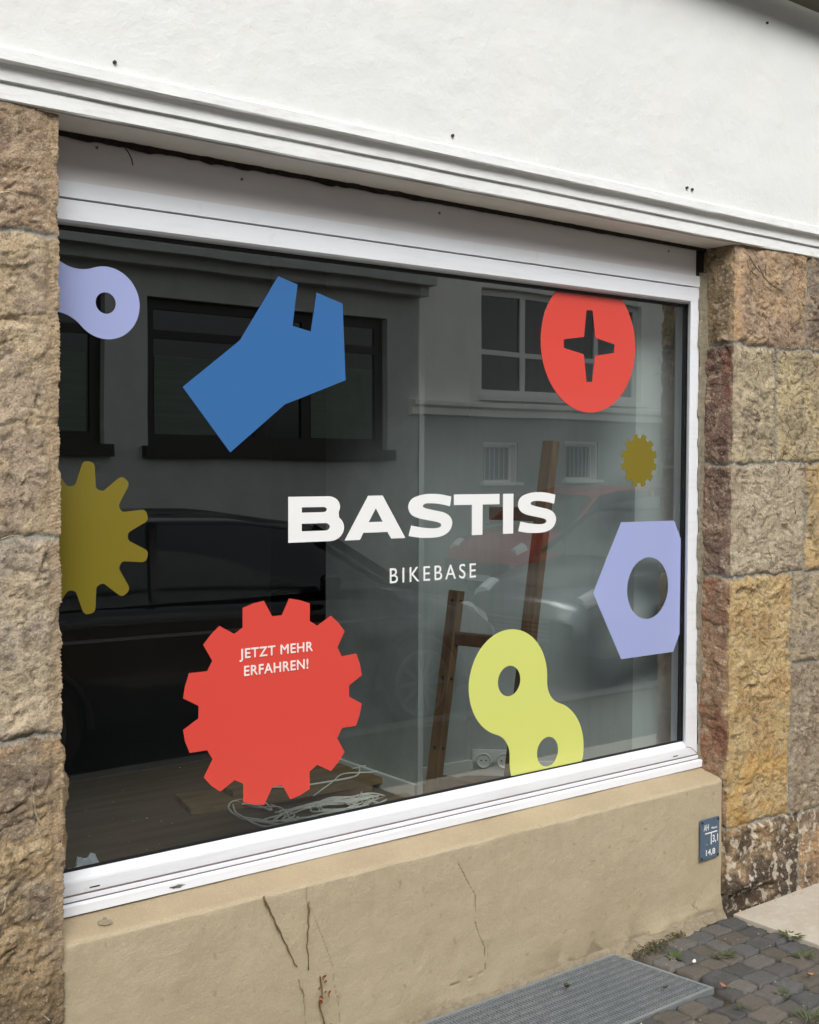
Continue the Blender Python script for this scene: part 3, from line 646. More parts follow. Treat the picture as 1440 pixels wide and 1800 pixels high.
# black curtain / board closing most of the display floor
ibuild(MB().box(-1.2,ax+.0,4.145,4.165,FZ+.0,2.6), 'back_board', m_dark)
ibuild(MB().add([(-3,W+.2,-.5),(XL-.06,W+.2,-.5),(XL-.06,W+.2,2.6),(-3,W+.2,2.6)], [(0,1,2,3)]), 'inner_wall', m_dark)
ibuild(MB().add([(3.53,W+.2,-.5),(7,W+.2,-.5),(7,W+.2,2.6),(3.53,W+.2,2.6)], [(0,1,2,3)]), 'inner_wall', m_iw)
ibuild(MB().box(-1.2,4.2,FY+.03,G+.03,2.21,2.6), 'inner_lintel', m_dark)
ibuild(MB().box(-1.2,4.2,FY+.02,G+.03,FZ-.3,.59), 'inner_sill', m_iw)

# ------------------------------------------------------------------ stickers on the glass
SY = G-.0012
def sticker(name, cts, m, label, cat='sticker'):
    o = shape2d(name, cts, SY, m); return tag(o, label, cat, 'cut vinyl decals on the shop window')
# lilac chain link, cut by the left edge
def link_shape(c1, r1, c2, r2, waist):
    """figure-eight plate: two discs with concave flanks"""
    c1 = Vector(c1); c2 = Vector(c2); dv = c2-c1; L_ = dv.length; dv.normalize(); nv = Vector((-dv.y, dv.x))
    # fillet circle on each side touching both discs
    m_ = L_/2; a = 1e-3
    lo, hi = .001, 5.
    for _ in range(60):
        R = (lo+hi)/2; hgt = math.sqrt(max((r1+R)**2-m_**2, 0)); wst = hgt-R
        if wst > waist: hi = R
        else: lo = R
    hgt = math.sqrt((r1+R)**2-m_**2); out = []
    th = math.atan2(hgt, m_)
    N = 40
    def P_(c, r, ang): return tuple(c+dv*(r*math.cos(ang))+nv*(r*math.sin(ang)))
    for i in range(N+1): out.append(P_(c1, r1, th+(2*math.pi-2*th)*i/N))
    mid = c1+dv*m_-nv*hgt
    a1 = math.pi-th; 
    for i in range(1, 14): t = i/14; out.append(tuple(mid+dv*(R*math.cos(a1+(th-a1)*t))+nv*(R*math.sin(a1+(th-a1)*t))))
    for i in range(N+1): out.append(P_(c2, r2, -(math.pi-th)+(2*math.pi-2*th)*i/N))
    mid = c1+dv*m_+nv*hgt
    for i in range(1, 14): t = i/14; a2 = -th+(-(math.pi-th)+th)*t; out.append(tuple(mid+dv*(R*math.cos(a2))+nv*(R*math.sin(a2))))
    return out
lk = link_shape((1.237,2.000), .089, (1.035,2.045), .089, .057)
lk = clip_poly(lk, x=1.0, keep='gt')
sticker('chain_link_sticker', [lk, circ(1.236,1.9995,.0262)], v_lilac, 'lilac chain link decal with a round hole at the top left of the glass')
sticker('wrench_sticker', [[(1.733,2.116),(1.795,2.099),(1.779,1.985),(1.84,1.974),(1.858,2.083),(1.946,2.06),(1.957,1.845),(1.754,1.769),(1.584,1.636),(1.445,1.803),(1.614,1.934)]], v_blue, 'blue angular wrench head decal high on the glass')
sc_c = clip_poly(circ(2.953,2.0125,.2275,96), z=2.186, keep='lt')
sticker('screw_head_sticker', [sc_c, [(2.937,2.126),(2.966,2.127),(2.981,2.036),(3.076,2.021),(3.075,1.992),(2.981,1.976),(2.968,1.888),(2.940,1.887),(2.926,1.978),(2.831,1.993),(2.831,2.021),(2.926,2.036)]], v_red, 'red round screw head decal with a cross cut out of it')
def gear(cx, cz, n, ro, ri, wo, wi, a0):
    out = []
    for i in range(n):
        a = a0+2*math.pi*i/n
        for dd, r in ((-wi, ri), (-wo, ro), (0, ro*1.004), (wo, ro), (wi, ri)): out.append((cx+r*math.cos(a+dd), cz+r*math.sin(a+dd)))
    return out
og = []
for i in range(11):
    a = 2*math.pi*(i+.5)/11-.0+0*1
    st_ = 2*math.pi/11
    for dd, r in ((-.5, .128), (-.36, .131), (-.135, .190), (.135, .190), (.36, .131)): og.append((1.163+r*math.cos(a+dd*st_), 1.422+r*math.sin(a+dd*st_)))
og = rounded(og, [.010,.016,.013,.013,.016]*11); og = clip_poly(og, x=1.0, keep='gt')
sticker('large_gear_sticker', [og], v_olive, 'large olive gear decal with rounded teeth cut off by the left pier')
sticker('small_gear_sticker', [gear(3.2095,1.6255,12,.0925,.0785,.125,.165,math.pi/12)], v_olive, 'small olive gear decal near the right edge of the glass')
hx = [(3.263+.275*math.cos(math.pi/3*i), 1.174+.275*math.sin(math.pi/3*i)) for i in range(6)]
hx = clip_poly(hx, x=3.4105, keep='lt') if False else [(2.983,1.175),(3.12,1.412),(3.401,1.411),(3.538,1.174),(3.404,.936),(3.128,.936)]
hx = clip_poly(hx, x=3.4395, keep='lt')
sticker('hex_nut_sticker', [hx, circ(3.2635,1.1755,.1095,72)], v_lilac, 'lilac hexagonal nut decal with a large round hole at the right edge')
lm = link_shape((2.5985,.912), .1705, (2.774,.656), .1705, .117)
lm = clip_poly(lm, z=.6075, keep='gt')
sticker('lime_link_sticker', [lm, circ(2.599,.9165,.049), circ(2.774,.663,.049)], v_lime, 'lime yellow chain link decal with two holes at the bottom of the glass')
rg = [(1.688,1.234),(1.714,1.19),(1.745,1.19),(1.769,1.235),(1.804,1.228),(1.837,1.217),(1.837,1.167),(1.862,1.152),(1.908,1.177),(1.934,1.155),(1.956,1.129),(1.931,1.085),(1.946,1.058),(1.997,1.061),(2.010,1.030),(2.017,.996),(1.972,.971),(1.972,.939),(2.017,.913),(2.010,.881),(1.997,.851),(1.948,.851),(1.931,.824),(1.957,.780),(1.935,.754),(1.910,.732),(1.863,.757),(1.837,.742),(1.838,.693),(1.806,.680),(1.773,.674),(1.747,.718),(1.715,.718),(1.689,.673),(1.655,.680),(1.623,.692),(1.623,.742),(1.597,.756),(1.553,.732),(1.526,.752),(1.504,.778),(1.530,.823),(1.514,.849),(1.463,.849),(1.450,.880),(1.444,.912),(1.489,.937),(1.489,.970),(1.444,.995),(1.450,1.027),(1.462,1.059),(1.515,1.059),(1.530,1.085),(1.503,1.130),(1.526,1.155),(1.551,1.176),(1.596,1.151),(1.622,1.166),(1.622,1.219),(1.655,1.229)]
rg_o = sticker('red_gear_sticker', [rg], v_red, 'red twelve toothed gear decal with white German writing')
v_txt = vinyl('vinyl_text', (240,226,222))
text_to('lettering', 'JETZT MEHR', (1.612,1.846,1.0745,1.1085), SY-.0012, v_txt, rg_o, bold=0, space=1.08, fat=.0007)
text_to('lettering', 'ERFAHREN!', (1.626,1.831,1.0345,1.0615), SY-.0012, v_txt, rg_o, bold=0, space=1.08, fat=.0007)
# the shop name, letter by letter
nm = empty('name_lettering', (2.28,SY,1.388), 'big bold white extended capitals reading BASTIS across the middle of the glass', 'lettering')
def letter(cts, label): o = shape2d('letter', cts, SY, v_white, nm); o['label'] = label
Zt, Zb = 1.516, 1.389
def arc(cx, cz, rx, rz, a0, a1, n=12): return [(cx+rx*math.cos(math.radians(a0+(a1-a0)*i/n)), cz+rz*math.sin(math.radians(a0+(a1-a0)*i/n))) for i in range(n+1)]
Bo = [(1.766,Zb),(1.766,Zt)]+arc(1.899,1.4855,.040,.0305,90,-28)+arc(1.905,1.4265,.048,.0375,50,-90)
letter([Bo, [(1.810,1.4715),(1.810,1.4860)]+arc(1.882,1.47875,.012,.00725,90,-90,8), [(1.810,1.4195),(1.810,1.4405)]+arc(1.890,1.430,.014,.0105,90,-90,8)], 'letter B')
letter([[(2.038,Zt),(2.090,Zt),(2.175,Zb),(2.122,Zb),(2.108,1.409),(2.021,1.409),(2.009,Zb),(1.955,Zb)], [(2.0655,1.479),(2.091,1.4395),(2.040,1.4395)]], 'letter A')
Sp = [(2.352,1.510),(2.347,1.480),(2.318,1.486),(2.284,1.4900),(2.256,1.4905),(2.243,1.4865),(2.241,1.4805),(2.253,1.4755),(2.286,1.4690),(2.322,1.4620),(2.345,1.4510),(2.356,1.4340),(2.353,1.4160),(2.340,1.4010),(2.314,1.3900),(2.276,1.3865),(2.230,1.3880),(2.187,1.3945),(2.197,1.4255),(2.232,1.4190),(2.274,1.4150),(2.299,1.4155),(2.311,1.4195),(2.312,1.4260),(2.302,1.4320),(2.266,1.4390),(2.227,1.4460),(2.200,1.4560),(2.187,1.4715),(2.187,1.4890),(2.199,1.5040),(2.222,1.5130),(2.256,1.5185),(2.300,1.5180)]
def smooth_s(P_, corners):
    out = []; N = len(P_)
    segs = []; cs = sorted(corners)
    for a, b in zip(cs, cs[1:]+[cs[0]+N]): segs.append([P_[i % N] for i in range(a, b+1)])
    for sg in segs: out += catmull(sg, 4, False)[:-1]
    return out
Ss = smooth_s(Sp, [0,1,17,18])
letter([Ss], 'first letter S')
letter([[(2.363,Zt),(2.551,Zt),(2.551,1.4835),(2.480,1.4835),(2.480,Zb),(2.436,Zb),(2.436,1.4835),(2.363,1.4835)]], 'letter T')
letter([[(2.567,Zb),(2.567,Zt),(2.611,Zt),(2.611,Zb)]], 'letter I')
letter([[(x+.4465, zz+.001) for x, zz in Ss]], 'last letter S')
bb = text_to('subtitle_lettering', 'BIKEBASE', (2.118,2.454,1.2565,1.3015), SY, v_white, bold=.0, space=1.35)
tag(bb, 'thin white capitals reading BIKEBASE below the big shop name', 'lettering')
# ------------------------------------------------------------------ utility plate on the plinth
m_plate = mat('plate_blue', (72,92,112), .45, spec=.5, noise=[(30, (92,110,126), .5, .45, .7), (120, (54,70,88), .4, .55, .75)])
m_plw = mat('plate_white', (232,234,232), .6)
sg = empty('utility_sign', (3.424, W-.01, .214), 'small blue enamel hydrant plate with white numbers screwed to the beige plinth', 'sign')
def sbuild(mb_, name, m, par, bevel=0): 
    o = mb_.build(name, m, None, org=tuple(par.location), bevel=bevel); o.parent = par; o.location = (0,0,0); return o
SGY = W-.0115
sbuild(MB().box(3.372,3.4765,SGY,W-.006,.2165,.3615), 'plate', m_plate, sg, bevel=.0015)
TY = SGY-.0008
text_to('lettering', 'AH', (3.388,3.415,.321,.343), TY, m_plw, sg, bold=.0)
text_to('lettering', 'Wasser', (3.430,3.463,.322,.330), TY, m_plw, sg, bold=.0)
sbuild(MB().box(3.396,3.463,TY-.0004,TY+.0005,.3085,.3125).box(3.4285,3.4325,TY-.0004,TY+.0005,.268,.3083), 'printed_lines', m_plw, sg)
text_to('lettering', '3,1', (3.437,3.468,.270,.300), TY, m_plw, sg, bold=.01)
text_to('lettering', '14,8', (3.402,3.453,.228,.252), TY, m_plw, sg, bold=.01)
sbuild(MB().cyl((3.4075,TY-.0004,.2705),(3.4075,TY+.0005,.2705),.0015,8), 'printed_dot', m_plw, sg)
for x, zz in ((3.380,.352),(3.469,.353),(3.379,.224),(3.469,.225)):
    sbuild(MB().cyl((x,SGY-.0025,zz),(x,SGY+.001,zz),.0042,10), 'bolt', m_black, sg)

# ------------------------------------------------------------------ cellar grate
m_zinc = mat('galvanised_steel', (146,150,151), .5, metal=.25, noise=[(30, (116,121,123), .7, .45, .7), (4, (130,138,142), .5, .4, .6)])
gr = empty('cellar_grate', (2.3, 2.45, 0), 'galvanised steel grate over the cellar light well below the window', 'grate')
SK = .045
def skx(x, y): return x+(2.63-y)/.37*SK
mb = MB(); ZT = .004
a = [(GX0,2.628),(2.925,2.628),(2.975,2.262),(GX0,2.262)]
inn = [(GX0+.008,2.617),(2.915,2.617),(2.962,2.274),(GX0+.008,2.274)]
for i in range(4):
    p, q_, r_, s_ = a[i], a[(i+1) % 4], inn[(i+1) % 4], inn[i]
    vs = [(p[0],p[1],ZT),(q_[0],q_[1],ZT),(r_[0],r_[1],ZT),(s_[0],s_[1],ZT),(p[0],p[1],ZT-.035),(q_[0],q_[1],ZT-.035),(r_[0],r_[1],ZT-.035),(s_[0],s_[1],ZT-.035)]
    mb.add(vs, [(0,1,2,3),(0,4,5,1),(3,2,6,7),(4,7,6,5)])
sbuild(mb, 'frame', m_zinc, gr)
mb = MB(); x = GX0+.014
while x < 2.955:
    y1 = 2.617; y0 = 2.274
    xr = x
    lim = 2.915+(2.617-y0)/.343*.047
    if x > 2.915: y1 = 2.617-(x-2.915)/.047*.343
    if y1-y0 > .01: mb.box(x-.0010,x+.0010,y0,y1,ZT-.027,ZT-.0025)
    x += .0118
sbuild(mb, 'bearing_bars', m_zinc, gr)
mb = MB()
for k in range(11):
    y = 2.592-k*.0305; xe = 2.915+(2.617-y)/.343*.047
    # serrated cross bars: little teeth between the bearing bars
    mb.box(GX0+.008,xe,y-.0016,y+.0016,ZT-.010,ZT-.0005)
    x = GX0+.0199
    while x < xe-.005:
        mb.box(x-.0026,x+.0026,y-.0018,y+.0018,ZT-.0012,ZT+.0034); x += .0118
sbuild(mb, 'cross_bars', m_zinc, gr)
m_pit = mat('light_well', (58,56,52), .95, noise=[(12, (36,35,33), .7, .4, .7)])
mb = MB(); x0, x1, y0, y1, zb = GX0, 2.975, 2.262, 2.628, -.5
mb.add([(x0,y0,zb),(x1,y0,zb),(x1,y1,zb),(x0,y1,zb),(x0,y0,-.02),(x1,y0,-.02),(x1,y1,-.02),(x0,y1,-.02)], [(0,1,2,3),(0,1,5,4),(1,2,6,5),(2,3,7,6),(3,0,4,7)])
tag(mb.build('light_well', m_pit), kind='structure')
# mortar bedding along the plinth foot and grate edge
m_bedm = mat('old_mortar', (150,138,116), .95, noise=[(40, (108,96,78), .7, .45, .65), (8, (128,116,96), .6, .4, .7)], bump=[(80, .9, .008)])
vs = []; fs = []; n = 130
for i in range(n+1):
    x = 1.0+i*2.50/n; e = float(fbm(np.array([x*9.]), np.array([3.]), 801, 4)[0])
    wd_ = (.016+.008*e) if x < 2.92 else (.050+.030*e)*(1-max(0,(x-3.25)/.3)*.6)
    vs += [(x, W+.004, .022+.010*e), (x, W-wd_*.5, .012+.006*e), (x, W-wd_, -.012)]
for i in range(n): 
    for j in range(2): fs.append((i*3+j, i*3+j+1, i*3+j+4, i*3+j+3))
tag(MB().add(vs, fs).build('mortar_strip', m_bedm, smooth=True), kind='structure')

# ------------------------------------------------------------------ small things on the plinth and the ground
m_twig = mat('dry_twig', (150,126,92), .9, noise=[(60, (88,68,46), .8, .4, .7)])
m_root = mat('dry_rootlet', (178,162,134), .9, noise=[(30, (90,76,60), .9, .42, .62)])
m_twd = mat('dark_twig', (104,84,58), .9, noise=[(60, (140,114,80), .6, .45, .7)])
def stem(pts, r_, name, label, m=m_twig, group=None, Y=W-.006, cat='vine'):
    r = r_*.58; rs = random.Random(len(label)); P_ = []
    for i, (x, zz) in enumerate(catmull(pts, 4, False)): P_.append((x+rs.uniform(-.0028,.0028), Y-rs.uniform(0,.003), zz))
    N = len(P_); mb_ = MB().tube(P_, [r*(1.15-.6*i/N)*(1.5 if i % 5 == 2 else 1) for i in range(N)], 6)
    x, y, zz = P_[-1]
    o = mb_.build(name, m, smooth=True, org=(x, y, zz)); return tag(o, label, cat, group)
stem([(1.592,.485),(1.617,.434),(1.645,.376),(1.67,.326),(1.693,.274)], .0042, 'vine_stem', 'slanting bare vine stem on the plinth below the window, leftmost of the stems', m_twd, 'dry vine stems on the plinth')
stem([(1.73,.440),(1.732,.384),(1.729,.339),(1.732,.256)], .0036, 'vine_stem', 'upright bare vine stem on the plinth beside a long crack', m_twd, 'dry vine stems on the plinth')
stem([(1.704,.237),(1.716,.19),(1.72,.165),(1.72,.080)], .0030, 'vine_stem', 'short pale vine stem low on the plinth left of the withered leaves', m_root, 'dry vine stems on the plinth')
m_leaf = mat('withered_leaf', (128,78,36), .7, noise=[(110, (206,160,86), .8, .5, .65), (160, (70,36,20), .85, .48, .62)])
def leaf_pts(c, L_, wd_, ang, tilt, curl=.3, face=(0,-1,0)):
    n = 6; vs = []; fs = []
    R_m = Matrix.Rotation(ang, 4, Vector(face)) @ Matrix.Rotation(tilt, 4, 'X')
    for i in range(n+1):
        t = i/n; hw = wd_*math.sin(math.pi*min(1, t*.92+.04))**.8/2; cz = curl*L_*(t-.5)**2*2
        base = [(-hw, t*L_, cz+hw*.7), (0, t*L_, cz), (hw, t*L_, cz+hw*.7)]
        for b_ in base:
            v = Vector((b_[0], -b_[2], b_[1])) if face == (0,-1,0) else Vector(b_)
            v = R_m @ v; vs.append((c[0]+v.x, c[1]+v.y, c[2]+v.z))
    for i in range(n):
        for j in range(2): fs.append((i*3+j, i*3+j+1, i*3+j+4, i*3+j+3))
    return vs, fs
wp = empty('withered_plant', (1.775, W-.008, .03), 'small withered brown plant clinging low on the beige plinth', 'plant')
pts = [(1.790,.030),(1.786,.08),(1.776,.115),(1.766,.16),(1.775,.19),(1.766,.231)]
sbuild(MB().tube([(x, W-.010-.003*math.sin(i), zz) for i, (x, zz) in enumerate(catmull(pts, 4, False))], .0024, 6), 'stem', m_twd, wp)
rs = random.Random(5); mb = MB()
for (x, zz) in [(1.766,.225),(1.772,.215),(1.760,.205),(1.778,.19),(1.764,.165),(1.772,.160),(1.783,.175),(1.756,.180),(1.785,.09),(1.795,.085),(1.776,.082),(1.800,.07),(1.783,.06)]:
    v, f = leaf_pts((x, W-.014-rs.uniform(0,.01), zz), rs.uniform(.010,.022), rs.uniform(.006,.012), rs.uniform(0,6.28), rs.uniform(-.6,.6), .7); sbuild(MB().add(v, f), 'leaf', m_leaf, wp)

# twigs on the left pier
TW = [([(.990,.790),(.978,.835),(.975,.885),(.985,.930)], .0026,'curved pale twig stuck on the left pier beside its chiselled edge'),
      ([(.905,.610),(.925,.660),(.950,.690)], .0024,'long straight pale twig low on the left pier'),
      ([(.938,.640),(.965,.655)], .0018,'short pale twig low on the left pier beside a longer one'),
      ([(.905,2.185),(.930,2.195),(.955,2.188)], .0026,'white wavy rootlet on the top block of the left pier'),
      ([(.955,2.345),(.962,2.365),(.966,2.385)], .0022,'white upright rootlet under the cornice at the far left'),
      ([(.938,2.280),(.950,2.288),(.965,2.283)], .0020,'small pale rootlet on the top left stone block'),
      ([(.905,1.437),(.935,1.445),(.960,1.440)], .0020,'pale rootlets crossing the mortar joint of the left pier')]
for pts, r, lb in TW: stem(pts, r, 'dry_twig', lb, m_root, 'dry rootlets on the left pier', Y=W-.035, cat='twig')
# ivy rootlets on the right pier: too many to count
rs = random.Random(21); mb = MB(); mb2 = MB()
def rootlet(x, zz, L_, ang, tgt, rad, bend):
    P_ = []; a = ang; px_, pz = x, zz; n = 7
    for i in range(n+1):
        P_.append((px_, W-.030-.010*math.sin(math.pi*i/n)*rs.uniform(.3,1.4)-.004, pz)); a += bend/n+rs.uniform(-.25,.25)
        px_ += math.cos(a)*L_/n; pz += math.sin(a)*L_/n
    tgt.tube(P_, [rad*(1-.5*i/n) for i in range(n+1)], 4)
for i in range(260):
    if i < 120: x, zz = XR+.03+rs.random()**.8*.50, rs.uniform(1.95,2.38)
    elif i < 200: x, zz = XR+.02+rs.random()*.5, rs.uniform(1.55,2.0)
    else: x, zz = XR+.03+rs.random()*.55, rs.uniform(.4,1.55)
    rootlet(x, zz, rs.uniform(.018,.062), rs.uniform(0,6.28), mb if rs.random() < .55 else mb2, rs.uniform(.0009,.0019), rs.uniform(-1.6,1.6))
for i in range(26):
    rootlet(XL-.02-rs.random()*.12, rs.uniform(.2,2.35), rs.uniform(.012,.03), rs.uniform(0,6.28), mb, rs.uniform(.0008,.0013), rs.uniform(-1,1))
o = mb.build('ivy_rootlets', m_root, org=(3.7,W,2)); tag(o, 'pale dried ivy rootlets scattered over the stone piers', 'rootlets', kind='stuff')
o = mb2.build('ivy_rootlets', m_twd, org=(3.7,W,2)); tag(o, 'dark dried ivy rootlets clinging to the right stone pier', 'rootlets', kind='stuff')
mb = MB()
for pts in ([(3.563,2.352),(3.600,2.318),(3.631,2.30)],[(3.62,2.325),(3.648,2.29),(3.70,2.262),(3.76,2.25)],[(3.66,2.33),(3.665,2.29)],[(3.575,2.30),(3.61,2.285)]):
    mb.tube([(x+rs.uniform(-.002,.002), W-.036, zz) for x, zz in catmull(pts, 5, False)], .0022, 5)
tag(mb.build('ivy_twig', m_twd, org=(3.6,W-.03,2.3)), 'dark branching ivy twig on the top block of the right pier', 'twig')
# weeds
m_weed = mat('weed_green', (64,76,42), .6, noise=[(50, (92,104,56), .7, .45, .7)])
m_moss = mat('brown_moss', (78,72,44), .95, noise=[(60, (112,98,66), .8, .45, .65), (30, (58,66,34), .7, .5, .7)])
def tuft(name, x, y, r, n, label, m, h=.03, wd_=.006, seed=0, group='weeds between the cobbles', flat=.5):
    rs = random.Random(seed); mb_ = MB()
    for i in range(n):
        a = rs.uniform(0, 6.28); d_ = r*rs.random()**.6*.5; L_ = rs.uniform(.5,1)*h
        c = Vector((x+math.cos(a)*d_, y+math.sin(a)*d_, .002)); a2 = a+rs.uniform(-.7,.7)
        dirv = Vector((math.cos(a2)*flat, math.sin(a2)*flat, 1-flat*.6)).normalized(); sd_ = Vector((-math.sin(a2), math.cos(a2), 0))
        vs = []; 
        for j in range(5):
            t = j/4; p = c+dirv*L_*t+Vector((math.cos(a2), math.sin(a2), -.6))*L_*.35*t*t; hw = wd_*math.sin(math.pi*(.15+.8*t))/2
            vs += [p-sd_*hw, p+sd_*hw]
        mb_.add(vs, [(2*j, 2*j+1, 2*j+3, 2*j+2) for j in range(4)])
    return tag(mb_.build(name, m, org=(x,y,0), fix=False), label, 'weed', group)
tuft('weed', 3.056,2.486,.026,12,'small broad leaved weed beside the far corner of the grate',m_weed,.032,.014,1,flat=.8)
tuft('weed', 3.20,2.40,.05,22,'dark green weed in the middle of the visible cobbles',m_weed,.032,.007,2,flat=.85)
tuft('weed', 3.51,2.36,.04,24,'green weed at the edge of the pale slab',m_weed,.034,.007,3,flat=.85)
tuft('weed', 3.39,2.23,.035,20,'spiky green weed between cobbles near the right border',m_weed,.04,.006,4,flat=.7)
tuft('weed', 3.02,1.965,.05,34,'grassy weed at the bottom right corner',m_weed,.045,.005,5,flat=.6)
tuft('weed', 3.11,2.11,.035,16,'low moss green weed between the lower cobbles',m_weed,.018,.006,6,flat=.9)
tuft('weed', 2.93,2.13,.03,14,'tiny weed by the front cobbles below the grate corner',m_weed,.014,.005,7,flat=.9)
def mossy(name, pts, label, seed):
    rs = random.Random(seed); mb_ = MB()
    for (x, y, r) in pts:
        for i in range(int(r*2600)):
            a = rs.uniform(0, 6.28); d_ = r*rs.random()**.5; c = Vector((x+math.cos(a)*d_, y+math.sin(a)*d_*.55, rs.uniform(-.008,.022)*(1-d_/r*.6)))
            s_ = rs.uniform(.002,.006); v = [c+Vector((rs.uniform(-s_,s_), rs.uniform(-s_,s_), rs.uniform(-s_,s_))) for _ in range(4)]
            mb_.add(v, [(0,1,2),(0,2,3),(0,3,1)])
    return tag(mb_.build(name, m_moss, org=(pts[0][0],pts[0][1],0), fix=False), label, 'moss', kind='stuff')
mossy('moss', [(3.02,2.585,.06),(3.09,2.585,.05),(3.17,2.595,.05),(3.05,2.55,.04),(2.985,2.55,.03),(3.22,2.60,.03)], 'brown mossy clump along the foot of the plinth', 3)
# fallen leaves and bits
m_fl = mat('fallen_leaf', (158,116,84), .7, noise=[(60, (150,80,40), .7, .5, .7)]); m_fd = mat('dead_leaf', (70,62,44), .8, noise=[(60, (48,44,34), .7, .5, .7)]); m_paper = mat('litter_white', (226,220,206), .8)
for i, (x, y, zz, L_, m_, lb) in enumerate(((2.985,2.225,.010,.024,m_fl,'orange fallen leaf at the near corner of the grate'),(3.278,2.116,.010,.03,m_fl,'orange fallen leaf near the right edge of the cobbles'),(2.60,2.53,.014,.035,m_fd,'dark curled leaf lying on the back of the grate'),(2.82,2.34,.014,.022,m_fd,'dark scrap of leaf near the front of the grate'),(3.055,2.405,.008,.020,m_paper,'white torn scrap on the cobbles beside the grate'))):
    v, f = leaf_pts((x,y,zz), L_, L_*.6, i*1.3, .2, .6, face=(0,0,1)); tag(MB().add(v, f).build('leaf', m_, smooth=True, org=(x,y,zz)), lb, 'leaf' if m_ is not m_paper else 'litter', 'fallen leaves on the pavement' if m_ is not m_paper else None)
rs = random.Random(9); mb = MB()
for i in range(150):
    x = rs.uniform(2.6,4.1); y = rs.uniform(1.9,2.6); s_ = rs.uniform(.0015,.004)
    if rs.random() < .45: x = rs.uniform(3.53,3.95); y = 2.60-rs.random()**2*.035
    v = [Vector((x+rs.uniform(-s_,s_), y+rs.uniform(-s_,s_), .008+rs.uniform(-s_,s_))) for _ in range(4)]; mb.add(v, [(0,1,2),(0,2,3),(0,3,1),(1,3,2)])
tag(mb.build('grit', mat('grit', (206,190,160), .9, noise=[(9, (190,120,60), .8, .5, .6)]), org=(3.2,2.3,0)), 'pale crumbs and grit strewn over the paving', 'grit', kind='stuff')
# clear suction cup on the sill
m_cup = mat('clear_plastic', (196,186,160), .12, spec=.6); m_cup.node_tree.nodes['Principled BSDF'].inputs['Transmission Weight'].default_value = .6
cup = empty('suction_cup', (1.180, W+.045, .4985), 'small clear suction cup lying on the beige sill', 'suction cup')
prof = [(0,.012),(.004,.012),(.005,.007),(.010,.004),(.017,.001),(.018,0)]
vs = []; fs = []
for i in range(20):
    a = i/20*6.283
    for r, h_ in prof: vs.append((1.180+r*math.cos(a), W+.045+r*math.sin(a), .4985+h_))
for i in range(20):
    for j in range(5): fs.append((i*6+j, ((i+1) % 20)*6+j, ((i+1) % 20)*6+j+1, i*6+j+1))
sbuild(MB().add(vs, fs), 'cup', m_cup, cup)

# ------------------------------------------------------------------ things inside the shop
m_wood = mat('ladder_wood', (124,96,68), .6, noise=[((30,30,4), (84,62,44), .8, .4, .65), (60, (150,110,72), .3, .6, .8)])
m_wred = mat('rung_wood', (98,72,54), .6, noise=[((4,30,30), (72,50,38), .7, .4, .65)])
ld = empty('ladder', (2.66, 3.05, .45), 'brown wooden ladder leaning in the niche behind the glass', 'ladder')
def lp_(y, zz): 
    t = (zz-.45)
    xl = 2.617+.1495*t; xr = 2.700+.1495*t; k = (3.2-y)/.3
    return (xl*(1-k)+xr*k, y, zz)
for y, zt_, lb in ((3.2,1.165,'shorter rear ladder rail'),(2.9,1.69,'taller front ladder rail')):
    o = sbuild(MB().bar(lp_(y,.452), lp_(y,zt_), .055, .030, upv=(1,0,0)), 'rail', m_wood, ld, bevel=.003); o['label'] = lb
for zz in (.505,1.0,1.44):
    y1 = 3.175 if zz < 1.2 else 3.1
    sbuild(MB().bar(lp_(2.925,zz), lp_(y1,zz), .028, .045), 'rung', m_wred, ld, bevel=.003)
for zz in (.62,.86,1.13):
    x, y, z_ = lp_(3.2, zz); sbuild(MB().cyl((x-.0165,3.2,z_),(x-.0135,3.2,z_),.008,10), 'screw_hole', m_black, ld); sbuild(MB().cyl((x,3.1735,z_),(x,3.171,z_),.006,10), 'screw_hole', m_black, ld)
# sockets on the splayed wall
m_sock = mat('socket_white', (222,222,216), .35, spec=.5)
sk = empty('power_socket', (0,0,0), 'white double power socket low on the splayed interior wall', 'socket')
ang = math.atan2(by-ny_, bx-nx_); L0 = .10
sk.location = (nx_+math.cos(ang)*L0, ny_+math.sin(ang)*L0, .508); sk.rotation_euler.z = ang
def lbuild(mb_, name, m, par, **k): o = mb_.build(name, m, None, **k); o.parent = par; return o
lbuild(MB().box(-.080,.080,-.012,-.001,-.04,.04), 'plate', m_sock, sk, bevel=.002)
for x in (-.038, .038):
    mb = MB(); vs = []; fs = []
    for i in range(24):
        a = i/24*6.283
        for r, y in ((.030,-.014),(.026,-.018),(.022,-.015),(.020,-.0125),(.0,-.0125)): vs.append((x+r*math.cos(a), y, r*math.sin(a)))
    for i in range(24):
        for j in range(4): fs.append((i*5+j, ((i+1) % 24)*5+j, ((i+1) % 24)*5+j+1, i*5+j+1))
    o = lbuild(mb.add(vs, fs), 'outlet', m_sock, sk)
    for dx in (-.009, .009):
        q_ = lbuild(MB().cyl((x+dx,-.0135,0),(x+dx,-.0120,0),.003,8), 'pin_hole', m_black, o)
